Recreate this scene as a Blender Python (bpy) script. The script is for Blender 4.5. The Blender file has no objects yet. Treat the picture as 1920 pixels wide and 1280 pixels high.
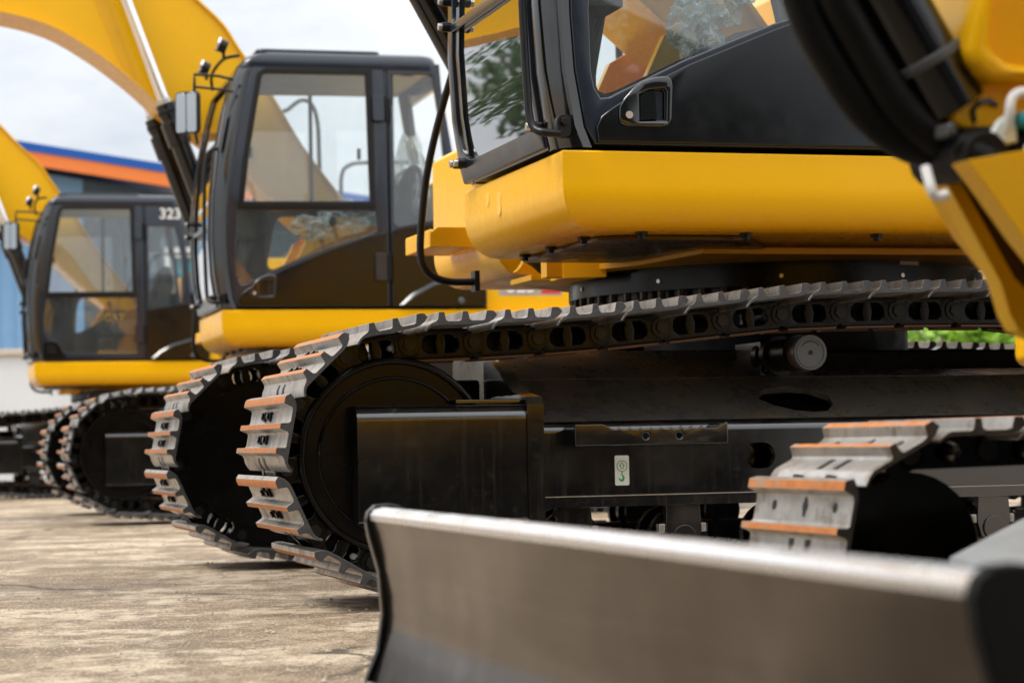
import bpy, bmesh, math, random
from mathutils import Vector, Matrix, noise
random.seed(7)
S = bpy.context.scene
COL = S.collection
R = math.radians

# ------------------------------------------------------------------ materials
def nmat(name):
    m = bpy.data.materials.new(name); m.use_nodes = True
    nt = m.node_tree; nt.nodes.clear()
    out = nt.nodes.new('ShaderNodeOutputMaterial')
    b = nt.nodes.new('ShaderNodeBsdfPrincipled')
    nt.links.new(b.outputs[0], out.inputs[0])
    return m, nt, b, out

def coords(nt, scale=(1, 1, 1), kind='Object'):
    tc = nt.nodes.new('ShaderNodeTexCoord'); mp = nt.nodes.new('ShaderNodeMapping')
    mp.inputs['Scale'].default_value = scale
    nt.links.new(tc.outputs[kind], mp.inputs[0]); return mp.outputs[0]

def noise_n(nt, vec, scale, detail=4, rough=.55):
    n = nt.nodes.new('ShaderNodeTexNoise'); n.inputs['Scale'].default_value = scale
    n.inputs['Detail'].default_value = detail; n.inputs['Roughness'].default_value = rough
    nt.links.new(vec, n.inputs['Vector']); return n.outputs['Fac']

def ramp(nt, fac, stops):
    r = nt.nodes.new('ShaderNodeValToRGB'); e = r.color_ramp.elements
    while len(e) > len(stops): e.remove(e[-1])
    while len(e) < len(stops): e.new(1)
    for el, (p, c) in zip(e, stops):
        el.position = p; el.color = (*c, 1) if len(c) == 3 else c
    nt.links.new(fac, r.inputs[0]); return r.outputs[0]

def mixc(nt, fac, a, b, mode='MIX'):
    m = nt.nodes.new('ShaderNodeMix'); m.data_type = 'RGBA'; m.blend_type = mode
    for s, v in ((m.inputs[0], fac), (m.inputs[6], a), (m.inputs[7], b)):
        if isinstance(v, (int, float)): s.default_value = v
        elif isinstance(v, tuple): s.default_value = (*v, 1)
        else: nt.links.new(v, s)
    return m.outputs[2]

def bump(nt, b, h, strength, dist=.01):
    n = nt.nodes.new('ShaderNodeBump'); n.inputs['Strength'].default_value = strength
    n.inputs['Distance'].default_value = dist
    nt.links.new(h, n.inputs['Height']); nt.links.new(n.outputs[0], b.inputs['Normal'])

def g(v): return (v, v, v)

def paint(name, col, rough=.35, coat=0., metal=0., dust=0., dustcol=(.30, .25, .18), streak=0., wear=.25, spec=.5, bmp=0., scale=6, rv=.3, patch=0., each=0., flake=None, brush=0.):
    """painted metal: slight tone drift, dust speckle, vertical run marks, uneven gloss"""
    m, nt, b, out = nmat(name)
    v = coords(nt)
    if each:
        oi = nt.nodes.new('ShaderNodeObjectInfo'); va = nt.nodes.new('ShaderNodeVectorMath'); va.operation = 'MULTIPLY_ADD'
        va.inputs[1].default_value = (37, 53, 71); cx = nt.nodes.new('ShaderNodeCombineXYZ')
        for q in range(3): nt.links.new(oi.outputs['Random'], cx.inputs[q])
        nt.links.new(cx.outputs[0], va.inputs[0]); nt.links.new(v, va.inputs[2]); v = va.outputs[0]
    n1 = noise_n(nt, v, scale, 5)
    c = mixc(nt, ramp(nt, n1, [(.3, g(0)), (.75, g(1))]), tuple(x*(1-wear*.35) for x in col), tuple(min(1, x*(1+wear*.25)) for x in col))
    if streak:
        s = noise_n(nt, coords(nt, (16, 16, .5)), 3.2, 6, .65)
        c = mixc(nt, mixc(nt, ramp(nt, s, [(.56, g(0)), (.80, g(1))]), g(0), g(streak)), c, dustcol)
    if dust:
        d = noise_n(nt, v, 38, 8, .7)
        c = mixc(nt, mixc(nt, ramp(nt, d, [(.55, g(0)), (.8, g(1))]), g(0), g(dust)), c, dustcol)
    if flake:                                                  # scraped back to another colour in patches
        d = noise_n(nt, v, 9, 8, .7); c = mixc(nt, ramp(nt, d, [(.50, g(0)), (.60, g(.85))]), c, flake)
    if brush:                                                  # long scrape marks along the width of the blade
        d = noise_n(nt, coords(nt, (26, .5, 26)), 2.0, 8, .7); d2 = noise_n(nt, coords(nt, (3, .4, 3)), 2.4, 6, .6)
        c = mixc(nt, ramp(nt, d, [(.50, g(0)), (.66, g(brush))]), c, (.45, .42, .39)); c = mixc(nt, ramp(nt, d2, [(.40, g(brush)), (.60, g(0))]), c, (.07, .058, .05))
    if each:
        hv = nt.nodes.new('ShaderNodeMapRange'); nt.links.new(oi.outputs['Random'], hv.inputs[0]); hv.inputs[3].default_value = 1-each; hv.inputs[4].default_value = 1.05
        c = mixc(nt, 1.0, c, hv.outputs[0], 'MULTIPLY')
    if patch:                                                  # settled yellow-brown dirt in drifts
        d = noise_n(nt, coords(nt, (1, 1, 2)), 4.2, 9, .72)
        c = mixc(nt, mixc(nt, ramp(nt, d, [(.50, g(0)), (.72, g(1))]), g(0), g(patch)), c, (.15, .105, .035))
    nt.links.new(c, b.inputs['Base Color'])
    rr = noise_n(nt, v, 9, 6, .65)
    rc = ramp(nt, rr, [(.3, g(max(.03, rough*(1-rv)))), (.75, g(min(1, rough*(1+rv))))])
    nt.links.new(rc, b.inputs['Roughness'])
    b.inputs['Metallic'].default_value = metal
    b.inputs['Specular IOR Level'].default_value = spec
    b.inputs['Coat Weight'].default_value = coat; b.inputs['Coat Roughness'].default_value = .06
    if bmp: bump(nt, b, noise_n(nt, v, 120, 4), bmp, .003)
    return m

M = {}
M['yellow'] = paint('yellow_paint', (.87, .462, .004), .27, coat=.05, wear=.05, dust=.0, spec=.24, rv=.08)
M['cap'] = paint('pale_cover_cap', (.84, .50, .06), .4, wear=.05)
M['yellow_dull'] = paint('yellow_frame_paint', (.80, .41, .004), .42, coat=.0, wear=.15, dust=.05, spec=.35)
M['black'] = paint('black_gloss_paint', (.0045, .005, .0055), .12, coat=.5, wear=.3, dust=.012, spec=.7)
M['panel'] = paint('black_satin_panel', (.0035, .004, .0045), .15, coat=.0, wear=.3, dust=.006, spec=.5)
M['trim'] = paint('charcoal_trim', (.014, .019, .030), .18, wear=.3, dust=.010, spec=.6)
M['rubber'] = paint('black_rubber', (.004, .004, .004), .40, wear=.3, spec=.3)
M['hose'] = paint('matt_hose_rubber', (.004, .004, .004), .55, wear=.3, spec=.16)
M['under'] = paint('black_undercarriage_paint', (.005, .0055, .006), .15, coat=.6, wear=.4, dust=.10, streak=.10, spec=.9)
M['slope'] = paint('dusty_black_plate', (.075, .070, .062), .30, wear=.9, dust=.45, streak=.0, dustcol=(.22, .17, .08), scale=9, patch=.55)
M['chain'] = paint('oily_black_link', (.0035, .0034, .0033), .26, wear=.5, dust=.05, dustcol=(.07, .04, .02), spec=.22)
M['pin'] = paint('dark_pin_head', (.011, .011, .011), .38, wear=.4, spec=.3)
M['rail'] = paint('worn_link_rail', (.10, .05, .028), .4, metal=.4, wear=.6, dust=.4, dustcol=(.03, .025, .02))
M['shoe'] = paint('grey_steel_shoe', (.45, .43, .405), .36, metal=.72, wear=.55, dust=.5, dustcol=(.17, .13, .10), streak=.2, scale=17, each=.22, flake=(.20, .165, .13))
M['shoe_end'] = paint('dark_speckled_end', (.045, .046, .05), .6, wear=.8, dust=.7, dustcol=(.17, .16, .16), bmp=.5, scale=40, each=.3)  # darker speckled colour on the two end faces of each shoe
M['rust'] = paint('rusty_grouser_tip', (.46, .150, .028), .65, wear=.7, dust=.75, dustcol=(.22, .065, .018), scale=30, each=.25, flake=(.30, .19, .12))
M['chrome'] = paint('chrome_rod', (.80, .80, .82), .12, metal=1, wear=.05)
M['steel'] = paint('bare_steel', (.55, .54, .52), .3, metal=.9, wear=.2)
M['blade'] = paint('worn_blade_steel', (.105, .084, .069), .19, metal=.92, wear=.9, streak=.0, dust=.06, brush=.08, dustcol=(.36, .33, .31), scale=5)
M['blade_edge'] = paint('pale_blade_edge', (.78, .79, .81), .28, metal=.7, wear=.15, scale=20)  # top lip far paler than the blade face
M['alloy'] = paint('grey_painted_cover', (.34, .37, .39), .35, wear=.2)
M['dark_grey'] = paint('dark_grey_cast', (.07, .075, .08), .5, wear=.3)
M['white'] = paint('white_plastic', (.78, .78, .76), .4, wear=.1)
M['sticker'] = paint('white_sticker', (.70, .74, .70), .35, wear=.08)
M['green'] = paint('green_ink', (.02, .30, .09), .4, wear=.1)
M['red'] = paint('red_ink', (.60, .02, .02), .4, wear=.1)
M['plate'] = paint('worn_alloy_plate', (.42, .36, .30), .4, metal=.2, wear=.3, dust=.3)
M['cream'] = paint('cab_lining', (.30, .36, .42), .7, wear=.15)
M['seat'] = paint('seat_cloth', (.03, .03, .032), .85, wear=.4)
M['shade_brown'] = paint('shaded_yellow_brown', (.060, .028, .006), .3, wear=.4, dust=.1)  # yellow paint in shade, with the shade put into the colour
M['mirror'] = paint('mirror_glass', (.42, .44, .46), .03, metal=1, wear=0)
M['teal'] = paint('teal_cap', (.02, .25, .30), .3, wear=.1)
M['wall_blue'] = paint('blue_metal_cladding', (.19, .37, .60), .5, wear=.15)
M['shed'] = paint('near_black_cladding', (.010, .016, .020), .7, wear=.3, spec=.2)
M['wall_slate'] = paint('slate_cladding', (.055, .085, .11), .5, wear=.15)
M['roof_blue'] = paint('blue_fascia', (.008, .085, .36), .45, wear=.1, spec=.3)
M['roof_orange'] = paint('orange_fascia', (.75, .19, .03), .45, wear=.1)
M['wall_white'] = paint('white_render', (.66, .68, .70), .8, wear=.15, streak=.15, dustcol=(.45, .42, .38), scale=1.5)
M['beige'] = paint('beige_render', (.55, .47, .38), .8, wear=.15, scale=1)
M['grit'] = paint('pale_grit', (.34, .28, .21), .9, wear=1, scale=12)
M['bark'] = paint('bark', (.09, .065, .045), .9, wear=.6, bmp=.6)
M['gold'] = paint('gold_letter', (.55, .38, .10), .4, wear=.1)

def glass(name, tint, extra=.0, ior=1.5, veil=.045):
    m, nt, b, out = nmat(name); nt.nodes.remove(b)
    t = nt.nodes.new('ShaderNodeBsdfTransparent'); t.inputs[0].default_value = (*tint, 1)
    gl = nt.nodes.new('ShaderNodeBsdfGlossy'); gl.inputs['Roughness'].default_value = .015
    f = nt.nodes.new('ShaderNodeFresnel'); f.inputs[0].default_value = ior
    mx = nt.nodes.new('ShaderNodeMixShader')
    ad = nt.nodes.new('ShaderNodeMath'); ad.operation = 'MULTIPLY_ADD'
    ad.inputs[1].default_value = 1.6; ad.inputs[2].default_value = extra; ad.use_clamp = True
    nt.links.new(f.outputs[0], ad.inputs[0]); nt.links.new(ad.outputs[0], mx.inputs[0])
    df = nt.nodes.new('ShaderNodeBsdfDiffuse'); df.inputs[0].default_value = (.72, .80, .82, 1)
    dm = nt.nodes.new('ShaderNodeMixShader')
    dn = ramp(nt, noise_n(nt, coords(nt, (5, 5, 1)), 2.5, 6, .6), [(.3, g(veil*.7)), (.7, g(veil*1.4))])
    nt.links.new(dn, dm.inputs[0]); nt.links.new(t.outputs[0], dm.inputs[1]); nt.links.new(df.outputs[0], dm.inputs[2])
    nt.links.new(dm.outputs[0], mx.inputs[1]); nt.links.new(gl.outputs[0], mx.inputs[2])
    nt.links.new(mx.outputs[0], out.inputs[0]); return m
M['glass'] = glass('tinted_cab_glass', (.94, .99, 1.0), .05)
M['glass_front'] = glass('windscreen_glass', (.55, .72, .68), .26, 1.6, .03)

def film_mat():
    m, nt, b, out = nmat('clear_plastic_film')
    b.inputs['Base Color'].default_value = (.85, .90, .90, 1); b.inputs['Roughness'].default_value = .10
    t = nt.nodes.new('ShaderNodeBsdfTransparent'); t.inputs[0].default_value = (.9, .95, .95, 1)
    mx = nt.nodes.new('ShaderNodeMixShader')
    lw = nt.nodes.new('ShaderNodeLayerWeight'); lw.inputs[0].default_value = .55
    nt.links.new(lw.outputs['Facing'], mx.inputs[0])
    nt.links.new(t.outputs[0], mx.inputs[1]); nt.links.new(b.outputs[0], mx.inputs[2])
    nt.links.new(mx.outputs[0], out.inputs[0]); return m
M['film'] = film_mat()

def leaf_mat(name, c0, c1):
    m, nt, b, out = nmat(name)
    n = noise_n(nt, coords(nt), 3.5, 3)
    oi = nt.nodes.new('ShaderNodeNewGeometry')
    c = mixc(nt, oi.outputs['Random Per Island'], c0, c1)
    c = mixc(nt, n, c, tuple(x*.6 for x in c0))
    nt.links.new(c, b.inputs['Base Color']); b.inputs['Roughness'].default_value = .55
    b.inputs['Transmission Weight'].default_value = 0
    tr = nt.nodes.new('ShaderNodeBsdfTranslucent'); nt.links.new(c, tr.inputs[0])
    mx = nt.nodes.new('ShaderNodeMixShader'); mx.inputs[0].default_value = .3
    nt.links.new(b.outputs[0], mx.inputs[1]); nt.links.new(tr.outputs[0], mx.inputs[2])
    nt.links.new(mx.outputs[0], out.inputs[0]); return m
M['leaf'] = leaf_mat('dark_leaf', (.035, .085, .02), (.08, .16, .03))
M['leaf_bright'] = leaf_mat('bright_leaf', (.26, .52, .03), (.42, .62, .05))

def ground_mat():
    m, nt, b, out = nmat('weathered_concrete')
    v = coords(nt)
    def rot(sc):
        a = coords(nt, sc); a.node.inputs['Rotation'].default_value = (0, 0, R(-16)); return a
    big = noise_n(nt, v, .7, 6, .6); mid = noise_n(nt, rot((1.2, 1, 1)), 2.6, 12, .74); fine = noise_n(nt, rot((1.6, .8, 1)), 9, 12, .78); grit = noise_n(nt, rot((1.8, .45, 1)), 75, 4, .7)
    st = noise_n(nt, rot((.9, 1, 1)), 1.7, 12, .76)
    c = ramp(nt, mid, [(.38, (.165, .110, .062)), (.50, (.31, .232, .148)), (.61, (.50, .405, .29))])
    c = mixc(nt, ramp(nt, big, [(.46, g(0)), (.58, g(.55))]), c, (.21, .152, .094))
    c = mixc(nt, ramp(nt, st, [(.495, g(0)), (.56, g(.9))]), c, (.68, .585, .46))
    c = mixc(nt, ramp(nt, fine, [(.50, g(0)), (.60, g(.75))]), c, (.15, .106, .064))
    c = mixc(nt, ramp(nt, fine, [(.34, g(.7)), (.43, g(0))]), c, (.66, .58, .46))
    c = mixc(nt, ramp(nt, grit, [(.56, g(0)), (.63, g(.8))]), c, (.74, .67, .56))
    c = mixc(nt, ramp(nt, grit, [(.34, g(.75)), (.43, g(0))]), c, (.085, .062, .042))
    vo = nt.nodes.new('ShaderNodeTexVoronoi'); vo.feature = 'DISTANCE_TO_EDGE'; vo.inputs['Scale'].default_value = .42
    wv = nt.nodes.new('ShaderNodeVectorMath'); wv.operation = 'MULTIPLY_ADD'; nw = nt.nodes.new('ShaderNodeTexNoise'); nw.inputs['Scale'].default_value = 2.3; nw.inputs['Detail'].default_value = 8
    nt.links.new(v, nw.inputs['Vector']); nt.links.new(nw.outputs['Color'], wv.inputs[0]); wv.inputs[1].default_value = (.5, .5, 0); nt.links.new(v, wv.inputs[2]); nt.links.new(wv.outputs[0], vo.inputs['Vector'])
    c = mixc(nt, ramp(nt, vo.outputs['Distance'], [(.003, g(1)), (.008, g(0))]), c, mixc(nt, ramp(nt, big, [(.50, g(0)), (.56, g(1))]), c, (.07, .05, .033)))
    c = mixc(nt, 1.0, c, (.74, .695, .635), 'MULTIPLY')
    br = nt.nodes.new('ShaderNodeTexBrick'); br.offset = 0
    mp = nt.nodes.new('ShaderNodeMapping'); tc = nt.nodes.new('ShaderNodeTexCoord')
    mp.inputs['Rotation'].default_value = (0, 0, R(16)); mp.inputs['Location'].default_value = (.9, 1.2, 0)
    nt.links.new(tc.outputs['Object'], mp.inputs[0]); nt.links.new(mp.outputs[0], br.inputs[0])
    br.inputs['Scale'].default_value = 1; br.inputs['Mortar Size'].default_value = .012
    br.inputs['Brick Width'].default_value = 6; br.inputs['Row Height'].default_value = 5; br.inputs['Mortar Smooth'].default_value = .3
    c = mixc(nt, br.outputs['Fac'], c, (.07, .055, .04))
    nt.links.new(c, b.inputs['Base Color'])
    nt.links.new(ramp(nt, mid, [(.3, g(.55)), (.7, g(.85))]), b.inputs['Roughness'])
    h = nt.nodes.new('ShaderNodeMath'); h.operation = 'ADD'
    nt.links.new(fine, h.inputs[0]); nt.links.new(mid, h.inputs[1])
    bump(nt, b, h.outputs[0], .9, .012)
    return m
M['ground'] = ground_mat()

# ------------------------------------------------------------------ mesh helpers
def ccw(P):
    return list(P) if sum(a[0]*b[1]-b[0]*a[1] for a, b in zip(P, list(P[1:])+[P[0]])) > 0 else list(P)[::-1]

def inset(L, d):
    """loop moved d to its left: inwards for a counter-clockwise outline, outwards for a clockwise hole"""
    n = len(L); out = []
    for j in range(n):
        a, b, c = Vector(L[j-1]), Vector(L[j]), Vector(L[(j+1) % n])
        e = (b-a).normalized(); f = (c-b).normalized()
        n1 = Vector((-e.y, e.x)); n2 = Vector((-f.y, f.x)); m_ = n1+n2
        k = d/max(.35, m_.length_squared/2); out.append(tuple(b+m_*k))
    return out

class MB:
    def __init__(s): s.bm = bmesh.new(); s.mats = []
    def mi(s, k):
        if k not in s.mats: s.mats.append(k)
        return s.mats.index(k)
    def face(s, vs, i):
        try:
            f = s.bm.faces.new(vs); f.material_index = i; return f
        except ValueError: return None
    def box(s, x0, x1, y0, y1, z0, z1, k, rot=None):
        i = s.mi(k)
        P = [(x, y, z) for z in (z0, z1) for y in (y0, y1) for x in (x0, x1)]
        v = [s.bm.verts.new(p) for p in P]
        for q in ((0, 2, 3, 1), (4, 5, 7, 6), (0, 1, 5, 4), (2, 6, 7, 3), (0, 4, 6, 2), (1, 3, 7, 5)): s.face([v[a] for a in q], i)
        return v
    def prism(s, pts, a0, a1, k, fn=None, cap=None, sidek=None):
        """2D polygon swept from a0 to a1; fn(u,v,a)->xyz (default: polygon in xz, swept along y)"""
        fn = fn or (lambda u, v, a: (u, a, v))
        i = s.mi(k); ci = s.mi(cap) if cap else i
        A = [s.bm.verts.new(fn(u, v, a0)) for u, v in pts]; B = [s.bm.verts.new(fn(u, v, a1)) for u, v in pts]
        n = len(pts); fs = []
        for j in range(n):
            ii = i
            if sidek: ii = s.mi(sidek(pts[j], pts[(j+1) % n])) 
            fs.append(s.face([A[j], A[(j+1) % n], B[(j+1) % n], B[j]], ii))
        fs.append(s.face(A[::-1], ci)); fs.append(s.face(B, ci))
        bmesh.ops.recalc_face_normals(s.bm, faces=[f for f in fs if f])
    def plate(s, outer, holes, a0, a1, k, fn=None, ch=0.):
        """flat plate with holes; polygon in xz, thickness a0..a1 along y unless fn is given; ch = chamfer on the a1 side"""
        fn = fn or (lambda u, v, a: (u, a, v)); i = s.mi(k)
        loops = [ccw(outer)]+[ccw(h)[::-1] for h in holes]; fs = []
        def cap(Ls, a):
            t = bmesh.new(); ed = []
            vs_all = []
            for L in Ls:
                vs = [t.verts.new((u, v, 0)) for u, v in L]; vs_all.append(vs)
                for j in range(len(vs)): ed.append(t.edges.new((vs[j], vs[(j+1) % len(vs)])))
            bmesh.ops.triangle_fill(t, use_beauty=True, use_dissolve=False, edges=ed, normal=(0, 0, 1))
            t.verts.index_update()
            mp = {v.index: s.bm.verts.new(fn(v.co.x, v.co.y, a)) for v in t.verts}
            for f in t.faces: fs.append(s.face([mp[v.index] for v in f.verts], i))
            r = [[mp[v.index] for v in vs] for vs in vs_all]; t.free(); return r
        A = cap(loops, a0)
        if ch:
            sg = 1 if a1 > a0 else -1
            Mid = [[s.bm.verts.new(fn(u, v, a1-sg*ch)) for u, v in L] for L in loops]
            q = ch*.35
            Md2 = [[s.bm.verts.new(fn(u, v, a1-sg*q)) for u, v in inset(L, q)] for L in loops]
            B = cap([inset(L, ch) for L in loops], a1); seq = [A, Mid, Md2, B]
        else: seq = [A, cap(loops, a1)]
        for P, Q in zip(seq, seq[1:]):
            for p, r in zip(P, Q):
                for j in range(len(p)): fs.append(s.face([p[j], p[(j+1) % len(p)], r[(j+1) % len(p)], r[j]], i))
        bmesh.ops.recalc_face_normals(s.bm, faces=[f for f in fs if f])
    def cyl(s, p0, p1, r, k, seg=20, r2=None, capk=None):
        p0, p1 = Vector(p0), Vector(p1); r2 = r if r2 is None else r2
        d = (p1-p0).normalized(); a = d.orthogonal().normalized(); b = d.cross(a); i = s.mi(k); ci = s.mi(capk) if capk else i
        A = []; B = []
        for j in range(seg):
            t = 2*math.pi*j/seg; o = a*math.cos(t)+b*math.sin(t)
            A.append(s.bm.verts.new(p0+o*r)); B.append(s.bm.verts.new(p1+o*r2))
        for j in range(seg): s.face([A[j], A[(j+1) % seg], B[(j+1) % seg], B[j]], i)
        s.face(A[::-1], ci); s.face(B, ci)
    def tube(s, path, r, k, seg=10, smooth=True):
        P = [Vector(p) for p in path]
        if smooth and len(P) > 2:                                # Catmull-Rom
            Q = []
            for j in range(len(P)-1):
                a = P[max(0, j-1)]; b = P[j]; c = P[j+1]; d = P[min(len(P)-1, j+2)]
                for q in range(5):
                    t = q/5; Q.append(.5*((2*b)+(c-a)*t+(2*a-5*b+4*c-d)*t*t+(3*b-a-3*c+d)*t**3))
            Q.append(P[-1]); P = Q
        i = s.mi(k); rings = []; n = None
        for j, p in enumerate(P):
            d = (P[min(j+1, len(P)-1)]-P[max(j-1, 0)]).normalized()
            n = d.orthogonal().normalized() if n is None else (n-d*n.dot(d)).normalized()
            b = d.cross(n)
            rings.append([s.bm.verts.new(p+(n*math.cos(2*math.pi*q/seg)+b*math.sin(2*math.pi*q/seg))*r) for q in range(seg)])
        for A, B in zip(rings, rings[1:]):
            for q in range(seg): s.face([A[q], A[(q+1) % seg], B[(q+1) % seg], B[q]], i)
        s.face(rings[0][::-1], i); s.face(rings[-1], i)
    def loft(s, rings, k, closed=True, caps=True):
        i = s.mi(k); V = [[s.bm.verts.new(p) for p in r] for r in rings]; n = len(rings[0]); fs = []
        for A, B in zip(V, V[1:]):
            for j in range(n if closed else n-1): fs.append(s.face([A[j], A[(j+1) % n], B[(j+1) % n], B[j]], i))
        if caps and closed: fs.append(s.face(V[0][::-1], i)); fs.append(s.face(V[-1], i))
        bmesh.ops.recalc_face_normals(s.bm, faces=[f for f in fs if f])
    def ball(s, c, r, k, sub=2, sc=(1, 1, 1), jag=0):
        i = s.mi(k)
        q = bmesh.ops.create_icosphere(s.bm, subdivisions=sub, radius=1)
        for v in q['verts']:
            o = v.co.copy(); f = 1
            if jag: f = 1+jag*noise.noise(o*1.7+Vector(c)*5)+jag*.55*abs(noise.noise(o*3.4+Vector(c)*9))+jag*.22*noise.noise(o*9+Vector(c)*3)
            v.co = Vector((c[0]+o.x*r*sc[0]*f, c[1]+o.y*r*sc[1]*f, c[2]+o.z*r*sc[2]*f))
            for fc in v.link_faces: fc.material_index = i
    def build(s, name, parent=None, bevel=0, ang=35, seg=2):
        me = bpy.data.meshes.new(name); s.bm.normal_update(); s.bm.to_mesh(me); s.bm.free()
        for k in s.mats: me.materials.append(M[k])
        me.polygons.foreach_set('use_smooth', [True]*len(me.polygons)); me.set_sharp_from_angle(angle=R(ang))
        o = bpy.data.objects.new(name, me); COL.objects.link(o)
        if parent: o.parent = parent
        if bevel:
            b = o.modifiers.new('edge_rounding', 'BEVEL'); b.width = bevel; b.segments = seg
            b.limit_method = 'ANGLE'; b.angle_limit = R(38); b.harden_normals = True
        else:
            w = o.modifiers.new('face_weighted_shading', 'WEIGHTED_NORMAL'); w.keep_sharp = True; w.weight = 50
        return o

def tag(o, label=None, cat=None, group=None, kind=None):
    if label: o['label'] = label
    if cat: o['category'] = cat
    if group: o['group'] = group
    if kind: o['kind'] = kind
    return o

def empty(name, loc=(0, 0, 0), rz=0):
    o = bpy.data.objects.new(name, None); COL.objects.link(o); o.location = loc; o.rotation_euler = (0, 0, rz)
    o.empty_display_size = .3; return o

def text_mesh(name, txt, size, k, parent, M4, extrude=.001, shear=0.):
    cu = bpy.data.curves.new(name, 'FONT'); cu.body = txt; cu.size = size; cu.extrude = extrude; cu.shear = shear
    cu.offset = size*.02; cu.align_x = 'CENTER'; cu.align_y = 'CENTER'
    t = bpy.data.objects.new(name, cu); COL.objects.link(t)
    dg = bpy.context.evaluated_depsgraph_get(); me = bpy.data.meshes.new_from_object(t.evaluated_get(dg))
    bpy.data.objects.remove(t); me.materials.clear(); me.materials.append(M[k])
    o = bpy.data.objects.new(name, me); COL.objects.link(o); o.parent = parent; o.matrix_local = M4; return o

def FACE_L(x, y, z):        # text matrix: readable on the machine's left side, i.e. facing +y (its front is +x)
    return Matrix(((-1, 0, 0, x), (0, 0, 1, y), (0, 1, 0, z), (0, 0, 0, 1)))

def arc(cx, cz, r, a0, a1, n):
    return [(cx+r*math.cos(R(a0+(a1-a0)*j/(n-1))), cz+r*math.sin(R(a0+(a1-a0)*j/(n-1)))) for j in range(n)]

def lerp_tab(tab, t):
    if t <= tab[0][0]: return tab[0][1]
    for (a, b), (c, d) in zip(tab, tab[1:]):
        if t <= c: return b+(d-b)*(t-a)/(c-a)
    return tab[-1][1]

# ------------------------------------------------------------------ tracks
def resample(path, pitch, x_phase):
    """closed polyline -> joints at an equal spacing; one joint on the top run falls at x_phase"""
    P = path+[path[0]]; seg = [math.dist(a, b) for a, b in zip(P, P[1:])]; tot = sum(seg)
    n = round(tot/pitch); st = tot/n
    def at(d):
        d %= tot
        for (a, b), l in zip(zip(P, P[1:]), seg):
            if d <= l: t = d/l; return (a[0]+(b[0]-a[0])*t, a[1]+(b[1]-a[1])*t)
            d -= l
        return P[0]
    d0 = 0
    while at(d0)[0] > x_phase: d0 += .002
    return [at(d0+j*st) for j in range(n)], st

def shoe_frames(joints, y):
    F = []; n = len(joints)
    for j in range(n):
        a = joints[j]; b = joints[(j+1) % n]
        X = Vector((b[0]-a[0], 0, b[1]-a[1])).normalized(); Z = Vector((X.z, 0, -X.x)); 
        Z = -Z if False else Z
        Y = Z.cross(X)
        F.append(Matrix(((X.x, Y.x, Z.x, a[0]), (X.y, Y.y, Z.y, y), (X.z, Y.z, Z.z, a[1]), (0, 0, 0, 1))))
    return F

def triple_shoe(w=.70):
    m = MB(); o = .044
    pr = [(-.004, -.018), (.005, -.008), (.016, -.001), (.030, .001), (.172, .001), (.188, .004), (.203, .012), (.216, .025), (.208, .037), (.200, .040), (.184, .040),
          (.177, .015), (.170, .012), (.137, .012), (.131, .016), (.126, .040), (.110, .040), (.105, .016), (.099, .012), (.064, .012), (.058, .017), (.054, .040), (.038, .040),
          (.033, .019), (.026, .013), (.012, .007), (.001, -.002), (-.009, -.014)]
    pr = [(u, v+o) for u, v in pr]
    def sk(a, b):
        return 'rust' if a[1] > o+.036 and b[1] > o+.036 else 'shoe'
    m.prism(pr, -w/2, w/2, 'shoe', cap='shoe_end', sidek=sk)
    for yy in (.075, -.015):
        for u in (.082, .154):
            m.box(u-.014, u+.014, yy-.018, yy+.018, o+.010, o+.020, 'rubber')
            m.cyl((u, yy, o+.018), (u, yy, o+.027), .011, 'chain', 6)
    for yy in (.075, -.015):                                   # mud relief slots across the lip
        lip = [(.029, o+.0150), (.012, o+.0088), (.001, o+.0002), (-.0085, o-.0125), (-.006, o-.0135), (.003, o-.003), (.014, o+.005), (.029, o+.011)]
        m.prism(lip, yy-.013, yy+.013, 'rubber')
    return m

def link_chain(joints, y, k='chain', gap=.098, th=.030, pin=.034):
    m = MB(); st = math.dist(joints[0], joints[1]); cnt = 0
    prof = [(.015, -.047), (st*.93, -.047), (st+.022, -.030), (st+.030, 0), (st+.018, .028), (st*.86, .044), (.02, .044), (-.022, .030), (-.032, 0), (-.022, -.028)]
    def dee(cx, sg): return [(cx+sg*a, b) for a, b in ((-.019, -.027), (.008, -.027), (.022, -.016), (.025, 0), (.022, .016), (.008, .027), (-.019, .027), (-.014, 0))]
    h1 = dee(st*.325, -1); h2 = dee(st*.64, 1)
    for F in shoe_frames(joints, y):
        cnt += 1
        for s in (-1, 1):
            a = s*gap-th/2; b = s*gap+th/2
            m.plate(prof, [h1, h2] if s*y < 0 or cnt % 4 == 0 else [], *((b, a) if s < 0 else (a, b)), k, fn=lambda u, v, q: tuple(F @ Vector((u, q, v))), ch=.005 if s*y < 0 else 0)
            m.prism([(.02, -.047), (st*.92, -.047), (st*.92, -.054), (.02, -.054)], a-.004, b+.004, 'rail', fn=lambda u, v, q: tuple(F @ Vector((u, q, v))))
        m.cyl(F @ Vector((0, -gap-th/2-.006, 0)), F @ Vector((0, gap+th/2+.006, 0)), pin, k, 14)
        m.cyl(F @ Vector((0, -gap-th/2-.013, 0)), F @ Vector((0, gap+th/2+.013, 0)), pin*.60, 'pin', 6)
        m.box(0, 0, 0, 0, 0, 0, k) if False else None
    return m

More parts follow.
